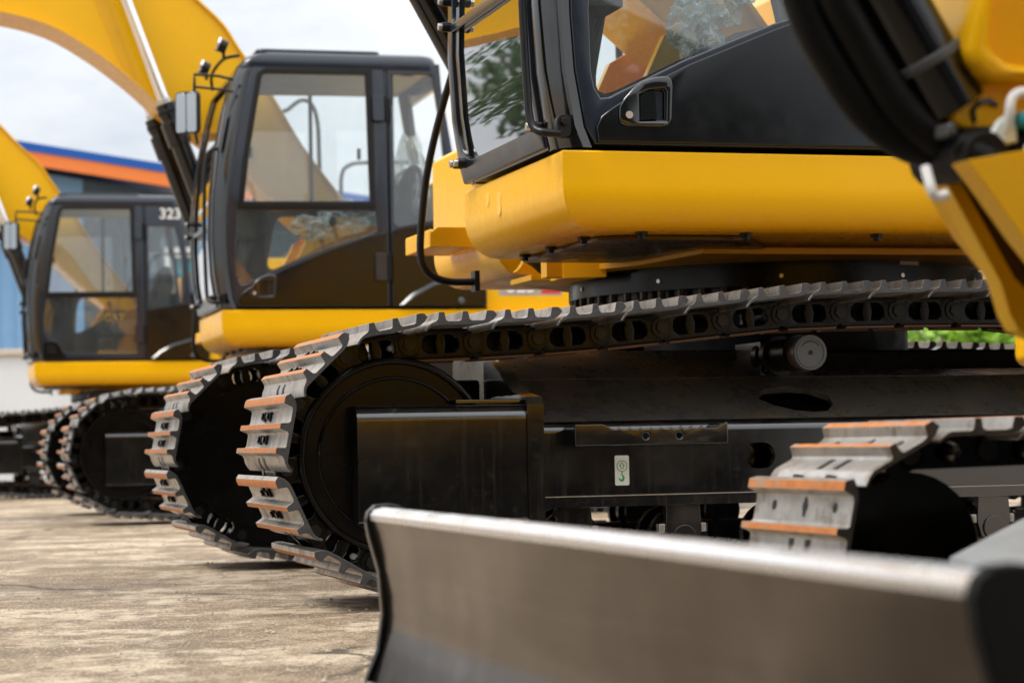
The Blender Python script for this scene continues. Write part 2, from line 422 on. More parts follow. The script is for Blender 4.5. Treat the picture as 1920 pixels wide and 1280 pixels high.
def big_path():
    r = .335; ci = (1.68, .422+.0); cs = (-1.97, .435)
    top = [(1.40, .795), (1.19, .806), (.97, .822), (.62, .857), (.36, .882), (0, .888), (-.34, .890), (-.52, .885), (-.8, .838), (-1.0, .803), (-1.3, .80), (-1.6, .79)]
    rear = arc(cs[0], cs[1], r, 95, 262, 12)
    bot = [(-1.6, .087), (1.15, .087)]
    front = arc(ci[0], .452, r, -72, 92, 14)
    return top+rear+bot+front

# ------------------------------------------------------------------ big excavator, local axes: x ahead, y to its left, z up
FP = [(1.37, 1.195), (1.45, 1.215), (1.6, 1.238), (1.82, 1.25), (2.1, 1.242), (2.4, 1.207), (2.7, 1.145), (2.88, 1.095), (2.97, 1.055), (3.03, .99)]
DS = [(1.369, 1.10), (1.44, 1.128), (1.61, 1.155), (1.8, 1.166), (2.0, 1.165), (2.13, 1.15), (2.28, 1.127), (2.44, 1.094), (2.685, 1.053), (2.895, 1.005), (2.97, .965)]
fp = lambda z: lerp_tab(FP, z)
ds = lambda z: lerp_tab(DS, z)
tum = lambda z: -.035*max(0, (z-2.0))**2                       # the cab side leans in a little towards the roof
SIDE = lambda u, v, a: (u, a+tum(v), v)
YC0, YC1 = .40, 1.50
DOOR = [(1.084, 1.385), (1.114, 1.438), (1.143, 1.61), (1.154, 1.783), (1.154, 1.99), (1.139, 2.128), (1.115, 2.284), (1.083, 2.441), (1.042, 2.685), (.996, 2.88), (.968, 2.945), (.92, 2.99), (.86, 3.003), (.10, 3.003), (.088, 2.6), (.082, 1.745), (.082, 1.385)]
UFO = [(.94, 2.905), (.918, 2.936), (.878, 2.95), (.176, 2.955), (.173, 2.033), (1.078, 2.025), (1.044, 2.32)]
UFI = [(.91, 2.875), (.901, 2.902), (.879, 2.911), (.221, 2.914), (.208, 2.077), (1.038, 2.069), (.999, 2.39)]
LW = [(1.078, 2.008), (.168, 2.015), (.166, 1.888), (.198, 1.868), (.492, 1.773), (.796, 1.648), (.99, 1.553), (1.035, 1.530), (1.062, 1.527), (1.081, 1.556), (1.092, 1.61), (1.095, 1.80)]
LW3 = [(1.06, 2.008), (.168, 2.015), (.166, 1.45), (.83, 1.45), (.90, 1.47), (.965, 1.575), (1.04, 1.60), (1.085, 1.66), (1.09, 1.80)]
RIDGE = [(1.078, 1.390), (1.083, 1.434), (1.066, 1.470), (1.030, 1.498), (.978, 1.530), (.89, 1.582), (.778, 1.637), (.492, 1.755), (.225, 1.850), (.098, 1.880), (.098, 1.390)]
HAND = [(1.013, 1.465), (1.011, 1.496), (.996, 1.524), (.968, 1.554), (.937, 1.578), (.898, 1.591), (.856, 1.597), (.841, 1.589), (.836, 1.568), (.842, 1.464), (.853, 1.445), (.877, 1.438), (.991, 1.439), (1.008, 1.447)]
HOPEN = [(.946, 1.537), (.918, 1.551), (.864, 1.558), (.857, 1.548), (.861, 1.458), (.946, 1.455)]
RWIN = [(.046, 2.92), (-.235, 2.925), (-.262, 2.712), (-.31, 2.386), (-.342, 2.073), (-.334, 1.988), (-.24, 1.962), (.016, 1.915), (.046, 1.935)]
RWIN3 = [(.046, 2.74), (-.225, 2.74), (-.262, 2.60), (-.30, 2.386), (-.325, 2.1), (-.20, 1.47), (.046, 1.46)]
REAR = [(.070, 3.003), (-.22, 3.003), (-.262, 2.985), (-.285, 2.90), (-.36, 2.404), (-.385, 2.0), (-.40, 1.95), (-.40, 1.385), (.070, 1.385)]
RW_UP = [(.93, 2.925), (-.22, 2.94), (-.31, 2.40), (-.33, 2.13), (1.05, 2.13), (1.00, 2.42)]
RW_LOW = [(.62, 2.078), (.05, 2.085), (.02, 2.078), (.003, 2.06), (0, 2.03), (.01, 1.995), (.04, 1.978), (.19, 1.945), (.655, 1.722), (.69, 1.712), (.715, 1.722), (.725, 1.75), (.718, 1.80), (.675, 2.02), (.655, 2.06)]

def shrink(pts, d):
    cx = sum(p[0] for p in pts)/len(pts); cz = sum(p[1] for p in pts)/len(pts)
    out = []
    for x, z in pts:
        l = math.hypot(x-cx, z-cz); out.append((cx+(x-cx)*(1+d/l), cz+(z-cz)*(1+d/l)))
    return out

def cab_shell(rwin, variant):
    m = MB()
    zs = [1.375, 1.44, 1.52, 1.61, 1.72, 1.82, 1.95, 2.1, 2.25, 2.4, 2.55, 2.7, 2.82, 2.9, 2.96]
    for side in (0, 1):                                        # the two front pillars, rounded at the outer corner
        rings = []
        for z in zs:
            f = fp(z); d = ds(z); t = tum(z)
            pl = [(d-.010, 1.490), (d+.02, 1.497), (f-.055, 1.488), (f-.028, 1.474), (f-.010, 1.452), (f-.001, 1.425), (f, 1.400), (f-.004, 1.378), (f-.05, 1.378), (f-.062, 1.425), (d-.010, 1.440)]
            if side: pl = [(a, YC0+YC1-b) for a, b in pl]
            rings.append([(a, b+(t if not side else -t), z) for a, b in pl])
        m.loft(rings, 'black')
    # front sill and front header
    m.prism([(1.19, 1.378), (1.20, 1.378), (1.212, 1.43), (1.215, 1.45), (1.15, 1.45), (1.13, 1.378)], .52, 1.39, 'trim')
    hd = [(fp(2.90), 2.90), (fp(2.96), 2.96), (.99, 3.03), (.93, 3.03), (.98, 2.90)]
    m.prism(hd, .50, 1.40, 'black')
    # roof: crowned slab with a rounded rim, thin cap plate on it
    def rr(x0, x1, y0, y1, r, z):
        p = []
        for cx, cy, a in ((x1-r, y1-r, 0), (x0+r, y1-r, 90), (x0+r, y0+r, 180), (x1-r, y0+r, 270)):
            p += [(cx+r*math.cos(R(a+t)), cy+r*math.sin(R(a+t)), z) for t in (0, 22, 45, 68, 90)]
        return p
    m.loft([rr(-.265, 1.05, .425, 1.466, .05, 2.952), rr(-.268, 1.035, .422, 1.470, .06, 2.985), rr(-.268, 1.012, .425, 1.468, .07, 3.012), rr(-.262, .975, .435, 1.458, .07, 3.036), rr(-.25, .925, .452, 1.44, .07, 3.054), rr(-.22, .86, .49, 1.405, .07, 3.066)], 'trim')
    m.loft([rr(.10, .93, .50, 1.42, .05, 3.066), rr(.105, .925, .505, 1.415, .05, 3.082)], 'trim')
    # left rear quarter
    m.plate(REAR, [rwin], 1.455, 1.496, 'trim', SIDE, ch=.006)
    m.prism([(.062, 1.395), (.062, 1.882), (-.03, 1.900), (-.385, 1.948), (-.392, 1.395)], 1.496, 1.507, 'panel')
    # centre post behind the door
    m.box(.03, .10, 1.40, 1.452, 1.39, 2.99, 'trim')
    # right side with its two windows
    RS = lambda u, v, a: (u, a-tum(v), v)
    m.plate([(1.12, 1.385), (1.15, 1.7), (1.15, 2.0), (1.08, 2.44), (1.0, 2.88), (.93, 2.99), (-.26, 3.003), (-.36, 2.4), (-.40, 1.95), (-.40, 1.385)], [RW_UP, RW_LOW], .405, .44, 'trim', RS)
    # back wall with window
    YZ = lambda u, v, a: (a-.20*max(0, v-1.95)*-.55, u, v)
    m.plate([(.44, 1.385), (1.455, 1.385), (1.455, 3.0), (.44, 3.0)], [[(.55, 2.0), (1.35, 2.0), (1.35, 2.85), (.55, 2.85)]], -.40, -.37, 'trim', YZ)
    # floor and lining under the roof
    m.box(-.36, 1.14, .45, 1.45, 1.386, 1.42, 'rubber')
    m.box(-.20, .94, .46, 1.44, 2.930, 2.950, 'cream')
    return m

def door_mesh(lw):
    m = MB()
    m.plate(DOOR, [shrink(UFI, .004), lw], 1.462, 1.498, 'trim', SIDE, ch=.006)
    m.plate(UFO, [UFI], 1.499, 1.512, 'rubber', SIDE, ch=.004)
    return m

def rounded_rect(x0, x1, z0, z1, r, n=4):
    p = []
    for cx, cz, a in ((x1-r, z1-r, 0), (x0+r, z1-r, 90), (x0+r, z0+r, 180), (x1-r, z0+r, 270)):
        p += arc(cx, cz, r, a, a+90, n)
    return p

def platform_mesh():
    """left deck: plan outline drawn in towards its rounded lower edge"""
    m = MB()
    def ring(x1, y1, z): return [(x1, .36, z), (x1, y1, z), (-2.3, y1, z), (-2.3, .36, z)]
    rings = [ring(1.150, 1.46, 1.366), ring(1.186, 1.496, 1.366), ring(1.191, 1.50, 1.360), ring(1.191, 1.50, 1.262)]
    for t in range(1, 9):
        a = R(90*t/8); i = .115*(1-math.cos(a)); rings.append(ring(1.191-i, 1.50-i*.95, 1.262-.132*math.sin(a)))
    rings.append(ring(1.02, 1.33, 1.130))
    m.loft(rings, 'yellow')
    return m

def make_excavator(name, variant, label, loc, yaw, dx_up, dx_low, cyl_line, z=0):
    root = tag(empty(name, (loc[0], loc[1], z), R(180+yaw)), label, 'excavator', 'tracked excavators parked side by side')
    UP = []; 
    def put(m, nm, parent=root, bevel=0, up=True, ang=35, lab=None):
        o = m if isinstance(m, bpy.types.Object) else m.build(nm, parent, bevel, ang)
        if parent is root: o.location.x += dx_up if up else dx_low
        if lab: o['label'] = lab
        return o
    # ---------------- undercarriage, built once and shared by the other machines
    def low(key, fn, nm, parent=root, bevel=0):
        if key not in CACHE:
            o = fn().build(nm, parent, bevel); CACHE[key] = o
        else:
            o = CACHE[key].copy(); COL.objects.link(o); o.parent = parent; o.location = (0, 0, 0)
        if parent is root: o.location.x = dx_low
        return o
    for s in (1, -1):
        joints, st = JOINTS
        tr = low('track%d' % s, lambda: link_chain(joints, s*1.19), 'track')
        for F in shoe_frames(joints, s*1.19):
            if 'shoe' not in CACHE:
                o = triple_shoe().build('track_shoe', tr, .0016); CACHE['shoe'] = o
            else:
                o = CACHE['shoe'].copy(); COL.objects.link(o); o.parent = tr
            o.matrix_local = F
        def idler():
            m = MB(); c = (1.68, .452)
            for a, b, r in ((1.07, 1.10, .29), (1.10, 1.15, .262), (1.15, 1.23, .30), (1.23, 1.28, .262), (1.28, 1.31, .285)): m.cyl((c[0], s*a, c[1]), (c[0], s*b, c[1]), r, 'chain', 48)
            rim = [(c[0]+.287*math.cos(R(t)), s*1.311, c[1]+.287*math.sin(R(t))) for t in range(0, 361, 8)]
            m.tube(rim, .012, 'chain', 8, False)
            rim = [(c[0]+.235*math.cos(R(t)), s*1.309, c[1]+.235*math.sin(R(t))) for t in range(0, 361, 8)]
            m.tube(rim, .007, 'chain', 6, False)
            m.cyl((c[0], s*1.31, c[1]), (c[0], s*1.33, c[1]), .09, 'chain', 24)
            return m
        low('idler%d' % s, idler, 'idler_wheel', bevel=.004)
        def sprocket():
            m = MB(); c = (-1.97, .435); pts = []
            for t in range(21):
                for q, r in ((0, .325), (.3, .325), (.5, .285), (.8, .285)):
                    a = 2*math.pi*(t+q)/21; pts.append((c[0]+r*math.cos(a), c[1]+r*math.sin(a)))
            m.prism(pts, s*1.16, s*1.22, 'chain'); m.cyl((c[0], s*1.0, c[1]), (c[0], s*1.34, c[1]), .22, 'under', 28); return m
        low('sprocket%d' % s, sprocket, 'drive_sprocket', bevel=.004)
        def frame():
            m = MB(); Y = lambda a, b: (min(s*a, s*b), max(s*a, s*b))
            YZ = lambda u, v, a: (a, s*u, v)
            # front box over the idler yoke
            sh = [(1.318, .253), (1.396, .253), (1.40, .258), (1.40, .555)]+[(1.352+.048*math.cos(R(t)), .555+.048*math.sin(R(t))) for t in (15, 30, 45, 60, 75, 90)]+[(1.318, .603)]
            m.prism(sh, 1.29, 1.815, 'under', YZ)
            m.box(1.29, 1.44, *Y(1.02, 1.316), .56, .606, 'under')
            m.box(1.02+.27, 1.50, *Y(1.34, 1.06), .606, .612, 'slope') if False else None
            ov = rounded_rect(1.36, 1.46, 1.16, 1.28, .045, 5)
            m.plate([(1.292, 1.02), (1.50, 1.02), (1.53, 1.20), (1.50, 1.36), (1.292, 1.36)], [ov], .6065, .618, 'under', lambda u, v, a: (u, s*v, a), ch=.003)
            m.tube([(1.296, s*(1.05+.05*q), .620+.002*(q % 2)) for q in range(7)], .009, 'alloy', 7)
            # upright end plate, rising inward in a wedge
            m.prism([(1.405, .245), (1.405, .600), (1.385, .622), (1.26, .640), (1.10, .700), (1.0, .745), (.92, .745), (.92, .245)], 1.236, 1.289, 'under', YZ)
            # inner body, then the outer side plate with its oval opening
            m.prism([(1.20, .30), (1.20, .50), (1.0, .63), (.90, .64), (.90, .30)], -1.62, 1.232, 'under', YZ)
            oval = rounded_rect(.436, .540, .388, .470, .038, 6)
            m.plate([(-1.62, .316), (1.234, .316), (1.234, .510), (-1.62, .510)], [oval], s*1.272, s*1.300, 'under')
            m.prism([(1.262, .5105)]+[(1.262+.038*math.cos(R(t)), .5105+.038*math.sin(R(t))) for t in range(0, 76, 8)]+[(1.262, .548)], -1.62, 1.234, 'under', YZ)
            m.box(-1.62, 1.250, *Y(.92, 1.335), .281, .313, 'under'); m.box(-1.62, 1.232, *Y(1.301, 1.333), .3132, .3155, 'plate')
            # sloping mud-shedding top with a lens-shaped opening
            lens = [(.43, .50), (.39, .30), (.33, .17), (.27, .12), (.22, .14), (.18, .30), (.17, .52), (.22, .70), (.30, .76), (.38, .70)]
            SL = lambda u, v, a: (u, s*(1.270-.270*v+a*.4), .549+.136*v+a*.9)
            m.plate([(-1.62, 0), (1.232, 0), (1.232, 1.0), (-1.62, 1.0)], [lens], -.02, 0, 'slope', SL)
            m.prism([(1.0, .686), (1.0, .660), (.86, .69), (.86, .712)], -1.62, 1.232, 'slope', YZ)
            m.box(-1.62, -1.3, *Y(.95, 1.30), .316, .60, 'under')
            return m
        low('frame%d' % s, frame, 'track_frame')
        def step():
            m = MB(); pts = [(1.135, .470), (1.135, .536), (1.045, .536), (1.012, .520)]
            x = 1.0
            while x > .70: pts += [(x, .519), (x-.008, .526), (x-.018, .519)]; x -= .034
            pts += [(.672, .520), (.640, .537), (.634, .537), (.634, .470)]
            holes = [[(cx+.0105*math.cos(R(t)), .497+.0105*math.sin(R(t))) for t in range(0, 360, 30)] for cx in (.905, .795)]
            m.plate(pts, holes, s*1.388, s*1.400, 'under', ch=.003)
            m.box(1.10, 1.135, min(s*1.3005, s*1.387), max(s*1.3005, s*1.387), .472, .534, 'under')
            m.box(.634, .66, min(s*1.3005, s*1.387), max(s*1.3005, s*1.387), .472, .534, 'under')
            return m
        low('step%d' % s, step, 'step_bar')
        for cx in (.336,):
            def carrier():
                m = MB(); c = (cx, .752)
                for y0, y1, r, k in ((.96, 1.02, .040, 'under'), (1.02, 1.06, .062, 'chain'), (1.06, 1.10, .050, 'chain'), (1.10, 1.135, .066, 'chain'), (1.135, 1.26, .052, 'chain'), (1.26, 1.29, .062, 'chain'), (1.29, 1.345, .048, 'rail')): m.cyl((cx, s*y0, .752), (cx, s*y1, .752), r, k, 32)
                m.cyl((cx+.01, s*.965, .772), (cx+.01, s*.93, .772), .02, 'steel', 6)
                m.cyl((cx, s*1.345, .752), (cx, s*1.372, .752), .056, 'dark_grey', 36)
                ring = [(cx+.047*math.cos(R(t)), s*1.372, .752+.047*math.sin(R(t))) for t in range(0, 361, 12)]
                m.tube(ring, .0035, 'dark_grey', 6, False)
                m.cyl((cx, s*1.372, .752), (cx, s*1.376, .752), .007, 'rubber', 8)
                for q in range(20):                             # raised characters round the cap
                    a = R(35+q*5.6); m.box(cx+.036*math.cos(a)-.0011, cx+.036*math.cos(a)+.0011, min(s*1.372, s*1.3735), max(s*1.372, s*1.3735), .752+.036*math.sin(a)-.003, .752+.036*math.sin(a)+.003, 'trim')
                m.box(cx-.05, cx+.05, min(s*.86, s*1.08), max(s*.86, s*1.08), .69, .80, 'under')
                return m
            low('carrier%d%.1f' % (s, cx), carrier, 'carrier_roller', bevel=.002)
        for q in range(8):
            cx = 1.117-q*.36
            def roller():
                m = MB(); c = .178
                m.cyl((cx, s*1.08, c), (cx, s*1.30, c), .080, 'chain', 24); m.cyl((cx, s*1.13, c), (cx, s*1.16, c), .098, 'chain', 24); m.cyl((cx, s*1.25, c), (cx, s*1.275, c), .098, 'chain', 24)
                m.prism([(cx-.055, .28), (cx+.055, .28), (cx+.06, .20), (cx+.045, .15), (cx, .135), (cx-.045, .15), (cx-.06, .20)], s*1.278, s*1.318, 'under')
                m.cyl((cx, s*1.318, c), (cx, s*1.326, c), .040, 'under', 20)
                for d in (-.068, .068): m.cyl((cx+d, s*1.30, .195), (cx+d, s*1.30, .222), .017, 'steel', 6)
                return m
            low('roller%d%d' % (s, q), roller, 'track_roller', bevel=.002)
    def xframe():
        m = MB(); YZ = lambda u, v, a: (a, u, v)
        for s in (1, -1):
            m.prism([(s*.995, .50), (s*.995, .684), (s*.82, .785), (s*.30, .80), (s*.30, .50)], .15, 1.232, 'slope', YZ)
            m.prism([(s*1.0, .50), (s*1.0, .680), (s*.62, .78), (s*.30, .80), (s*.30, .50)], -1.9, -1.12, 'chain', YZ)
        m.cyl((-.125, 0, .45), (-.125, 0, .955), .50, 'hose', 56)
        m.box(-.9, .8, -.6, .6, .48, .79, 'hose')
        for s in (1, -1): m.box(1.30, 1.46, min(s*.70, s*.92), max(s*.70, s*.92), .60, .69, 'hose')
        return m
    low('xframe', xframe, 'centre_frame', bevel=.012)
    def ringm():
        m = MB(); c = -.125
        m.cyl((c, 0, .956), (c, 0, 1.012), .735, 'chain', 72); m.cyl((c, 0, 1.012), (c, 0, 1.082), .785, 'chain', 72); m.cyl((c, 0, 1.082), (c, 0, 1.096), .765, 'chain', 72)
        for q in range(60):
            a = 2*math.pi*q/60; x = c+.768*math.cos(a); y = .768*math.sin(a)
            m.cyl((x, y, .984), (x, y, 1.011), .014, 'pin', 6)
        for q in range(9):
            a = R(-30+q*33); m.cyl((c+.783*math.cos(a), .783*math.sin(a), 1.045), (c+.789*math.cos(a), .789*math.sin(a), 1.045), .008, 'steel', 8)
        return m
    low('ring', ringm, 'slewing_ring')
    # decal on the near frame
    st_ = MB(); Y0 = 1.3008
    st_.prism(rounded_rect(.929, .976, .345, .438, .005), Y0, Y0+.0008, 'sticker')
    put(st_, 'decal', up=False, lab='white sticker with a green lifting hook symbol')
    dk = MB(); y0, y1 = Y0+.0009, Y0+.0014; cx = .9525
    ro = arc(cx, .405, .0175, 0, 348, 30); ri = arc(cx, .405, .0155, 0, 348, 30)
    dk.plate(ro, [ri], y0, y1, 'green')
    ar = [(-.005, -.009), (.005, -.009), (.005, 0), (.0105, 0), (0, .012), (-.0105, 0), (-.005, 0)]; ai = [(-.003, -.0072), (.003, -.0072), (.003, .002), (.006, .002), (0, .0088), (-.006, .002), (-.003, .002)]
    dk.plate([(cx+a, .405+b) for a, b in ar], [[(cx+a, .405+b) for a, b in ai]], y0, y1, 'green')
    hk = [(.0015, .0), (.0015, -.009), (.006, -.014), (.0085, -.020), (.005, -.0285), (-.003, -.031), (-.010, -.026), (-.012, -.018), (-.0075, -.021), (-.004, -.024), (0, -.0235), (.002, -.019), (-.0005, -.013), (-.0022, -.009), (-.0022, 0)]
    dk.prism([(cx-a, .3875+b) for a, b in hk], y0, y1, 'green')
    st_o = dk.build('hook_symbol', root); st_o.location.x += dx_low

    # ---------------- upper structure
    def upm(key, fn, nm, parent=root, bevel=0, ang=35):
        if key not in CACHE: o = fn().build(nm, parent, bevel, ang); CACHE[key] = o
        else:
            o = CACHE[key].copy(); COL.objects.link(o); o.parent = parent; o.location = (0, 0, 0)
        if parent is root: o.location.x = dx_up
        return o
    plat = upm('platform', platform_mesh, 'deck', bevel=.004, ang=25)
    for q, (x, y) in enumerate(((1.03, .55), (1.03, .85), (1.03, 1.2), (.9, 1.38), (.55, 1.38), (.1, 1.38))):
        def plug():
            m = MB(); m.cyl((x, y, 1.129), (x, y, 1.108), .012, 'rubber', 8); m.cyl((x, y, 1.129), (x, y, 1.121), .020, 'rubber', 10); return m
        upm('plug%d' % q, plug, 'drain_plug', plat)
    for q, (cy, cz, hy, hz) in enumerate(((.66, 1.305, .022, .024), (.80, 1.277, .022, .040))):
        def pad():
            m = MB(); m.prism(rounded_rect(cy-hy, cy+hy, cz-hz, cz+hz, hy*.98, 6), 1.1905, 1.1925, 'cap', lambda u, v, a: (a, u, v)); return m
        upm('pad%d' % q, pad, 'cover_cap', plat)
    def belly():
        m = MB()
        m.prism([(1.0, .42), (1.0, 1.24), (.90, 1.30), (.52, 1.30), (.30, .95), (.30, .42)], 1.112, 1.128, 'shade_brown', lambda u, v, a: (u, v, a))
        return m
    upm('belly', belly, 'belly_plate', bevel=.004)
    def mainframe():
        m = MB(); XY = lambda u, v, a: (u, v, a)
        m.box(-2.2, .30, .86, .90, 1.119, 1.24, 'yellow_dull'); m.box(-2.2, .42, .40, .859, 1.225, 1.235, 'shade_brown'); m.box(-2.2, .35, .901, 1.30, 1.14, 1.150, 'shade_brown') if False else None
        m.prism([(.74, -.50), (.74, .18), (.60, .52), (.55, 1.0), (-.80, 1.0), (-.85, -.6), (.4, -.9)], 1.097, 1.118, 'yellow_dull', XY)
        m.prism([(.55, -.4), (.55, .30), (-.86, .36), (-.86, -.5)], 1.12, 1.36, 'yellow_dull', XY); m.prism([(-.865, -.4), (-.865, .30), (-2.2, .36), (-2.2, -.5)], 1.24, 1.36, 'yellow_dull', XY)
        m.prism([(.70, .05), (.80, .10), (.80, .26), (.66, .33)], 1.07, 1.13, 'yellow_dull', XY)       # lug with a pin hole
        m.box(.79, .86, .18, .25, 1.075, 1.135, 'yellow_dull')
        prof = [(.70, 1.10)]+arc(.90, 1.215, .105, 235, 90, 12)+[(.4, 1.32), (.4, 1.10)]
        m.prism(prof, -.26, -.215, 'yellow_dull')
        m.prism([(a-.02, b) for a, b in prof], .055, .10, 'yellow_dull')
        m.box(.45, .86, -.215, .055, 1.078, 1.098, 'yellow_dull')
        m.tube([(.87, -.1, 1.20), (.80, -.1, 1.16), (.74, -.1, 1.12), (.6, -.1, 1.10)], .022, 'rubber', 8)
        # swing posts for the boom foot
        for y in (-.33, .285):
            m.prism([(.70, 1.36), (.42, 1.95), (.30, 2.02), (.16, 1.95), (-.4, 1.36)], y, y+.045, 'yellow_dull')
        return m
    mf = upm('mainframe', mainframe, 'swing_frame', bevel=.006)
    def rightbox():
        m = MB()
        def ring(x1, i, z): return [(x1-i, -1.38+i, z), (x1-i, -.43-i*.3, z), (-.35, -.43-i*.3, z), (-.35, -1.38+i, z)]
        rg = [ring(.86, .03, 1.71), ring(.86, .0, 1.685), ring(.86, 0, 1.27)]
        for t in range(1, 9): a = R(90*t/8); rg.append(ring(.86, .115*(1-math.cos(a)), 1.27-.135*math.sin(a)))
        m.loft(rg, 'yellow'); 
        m.box(.50, .80, -1.2, -.6, 1.7105, 1.735, 'yellow')
        return m
    rb = upm('rightbox', rightbox, 'tool_box', bevel=.006, ang=25)
    def tread():
        m = MB(); pts = []
        y = -1.10
        while y < -.70: pts += [(y, 1.325), (y+.013, 1.337), (y+.026, 1.325)]; y += .026
        pts += [(-.69, 1.325), (-.685, 1.265), (-1.10, 1.265)]
        m.prism(pts, 1.035, 1.053, 'yellow_dull', lambda u, v, a: (a, u, v))
        m.prism([(1.053, 1.265), (1.053, 1.32), (1.02, 1.345), (.88, 1.345), (.865, 1.265)], -.702, -.684, 'yellow_dull')
        m.prism([(1.035, 1.265), (1.035, 1.31), (.865, 1.335), (.865, 1.265)], -1.10, -1.085, 'yellow_dull')
        m.box(.865, 1.034, -1.08, -.705, 1.268, 1.280, 'yellow_dull')
        return m
    upm('tread', tread, 'step', rb, bevel=.003)
    def rails():
        m = MB()
        m.tube([(.60, -1.25, 1.70), (.55, -1.28, 2.4), (.36, -1.3, 3.0), (.27, -1.3, 3.10), (.17, -1.3, 3.17), (.09, -1.3, 3.14), (.045, -1.3, 3.0), (.035, -1.3, 2.7), (.02, -1.3, 1.70)], .017, 'trim', 8)
        m.tube([(-.14, -1.3, 1.70), (-.135, -1.3, 2.40), (-.14, -1.3, 2.58), (-.19, -1.3, 2.66), (-.34, -1.3, 2.69), (-.9, -1.3, 2.69), (-1.0, -1.3, 2.60), (-1.0, -1.3, 1.9)], .017, 'trim', 8)
        return m
    upm('rails', rails, 'handrail', rb)
    # cab
    rwin = RWIN3 if variant == 3 else RWIN
    cab = upm('cab%d' % (variant == 3), lambda: cab_shell(rwin, variant), 'cab')
    def pane(poly, y, fn=SIDE, k='glass', d=.012):
        m = MB(); i = m.mi(k); f = m.face([m.bm.verts.new(fn(a, b, y)) for a, b in shrink(poly, d)], i); return m
    upm('rwinglass%d' % (variant == 3), lambda: pane(rwin, 1.476), 'window', cab)
    upm('rightup', lambda: pane(RW_UP, .42), 'window', cab); upm('rightlow', lambda: pane(RW_LOW, .42), 'window', cab)
    def bulge():
        m = MB()
        m.loft([[(a, y, b) for a, b in P] for P, y in (([(.04, 1.388), (-.05, 1.47), (-.19, 1.545), (-.38, 1.60), (-.57, 1.61), (-.57, 1.388)], 1.508), ([(.0, 1.39), (-.08, 1.455), (-.21, 1.525), (-.39, 1.575), (-.565, 1.585), (-.565, 1.39)], 1.534))], 'panel')
        m.cyl((-.39, 1.534, 1.42), (-.39, 1.548, 1.42), .022, 'dark_grey', 20)
        return m
    upm('bulge', bulge, 'lower_cover', cab, bevel=.010)
    door = upm('door%d' % (variant == 3), lambda: door_mesh(LW3 if variant == 3 else LW), 'door')
    upm('ufglass', lambda: pane(UFI, 1.492), 'window', door)
    upm('lwglass%d' % (variant == 3), lambda: pane(LW3 if variant == 3 else LW, 1.488), 'window', door)
    if variant != 3:
        def skin():
            m = MB(); m.plate(RIDGE, [shrink(HOPEN, -.006)], 1.494, 1.511, 'panel', SIDE, ch=.006); return m
        upm('skin', skin, 'lower_panel', door)
        def handle():
            m = MB()
            m.plate(HAND, [HOPEN], 1.5085, 1.521, 'black', SIDE, ch=.006)
            m.prism(shrink(HOPEN, .006), 1.470, 1.474, 'rubber')
            m.prism([(.942, 1.533), (.926, 1.545), (.893, 1.551), (.889, 1.463), (.943, 1.459)], 1.486, 1.514, 'black')
            m.cyl((.981, 1.521, 1.473), (.981, 1.525, 1.473), .0115, 'plate', 20)
            return m
        upm('handle', handle, 'handle', door)
    else:
        def handle3():
            m = MB(); m.prism([(1.10, 1.40), (1.10, 1.57), (.98, 1.57), (.95, 1.55), (.88, 1.42), (.88, 1.40)], 1.4985, 1.515, 'panel')
            m.prism([(1.06, 1.45), (1.06, 1.53), (.99, 1.53), (.97, 1.45)], 1.5155, 1.522, 'rubber'); return m
        upm('handle3', handle3, 'handle', door, bevel=.006)
    for hz0, hz1 in ((2.606, 2.775), (1.555, 1.735)):
        def hinge():
            m = MB(); m.prism(rounded_rect(.105, .182, hz0, hz1, .012), 1.5135, 1.535, 'trim', SIDE); m.cyl((.088, 1.517+tum(hz1), hz0), (.088, 1.517+tum(hz1), hz1), .013, 'rubber', 10); return m
        upm('hinge%.1f' % hz0, hinge, 'hinge', door, bevel=.003)
    # windscreen
    zz = [1.385, 1.40, 1.425, 1.45, 1.475, 1.5, 1.55, 1.6, 1.65, 1.7, 1.75, 1.82, 1.9, 1.98, 2.06, 2.15, 2.25, 2.35, 2.45, 2.55, 2.65, 2.75, 2.85, 2.9]
    FZ = lambda u, v, a: (fp(v)+a, u, v)
    def wsframe():
        m = MB()
        o = [(.418, z) for z in zz]+[(1.376, z) for z in reversed(zz)]
        def inner(z0, z1, y0, y1, r):
            p = [(y0+r*(1-math.sin(R(t))), z0+r*(1-math.cos(R(t)))) for t in (0, 30, 60, 90)]
            p = [(y0+r, z0), (y0+r*.5, z0+r*.134), (y0+r*.134, z0+r*.5), (y0, z0+r)]
            p += [(y0, z) for z in zz if z0+r < z < z1]+[(y0, z1)]+[(y1, z1)]+[(y1, z) for z in reversed(zz) if z0+.02 < z < z1]+[(y1, z0+.02), (y1-.02, z0)]
            return p
        m.plate(o, [inner(1.452, 1.905, .475, 1.340, .10), inner(1.938, 2.87, .475, 1.340, .02)], -.012, .010, 'trim', FZ, ch=.005)
        return m
    ws = upm('wsframe', wsframe, 'windscreen_frame')
    def wsglass():
        m = MB(); i = m.mi('glass_front'); rows = []
        for z in [1.445]+[q for q in zz if 1.45 < q < 2.88]: rows.append([m.bm.verts.new(FZ(y, z, -.014)) for y in (.47, 1.345)])
        for A, B in zip(rows, rows[1:]): m.face([A[0], A[1], B[1], B[0]], i)
        return m
    upm('wsglass', wsglass, 'window', ws)
    for q, (y, z) in enumerate(((.445, 1.452), (.50, 1.448), (1.37, 1.452), (.44, 1.93), (.44, 2.02))):
        def bolt():
            m = MB(); m.cyl((fp(z), y, z), (fp(z)+.036, y, z), .017, 'rubber', 12); m.cyl((fp(z)+.036, y, z), (fp(z)+.05, y, z), .013, 'steel', 12); return m
        upm('bolt%d' % q, bolt, 'stop_bolt', ws, bevel=.002)
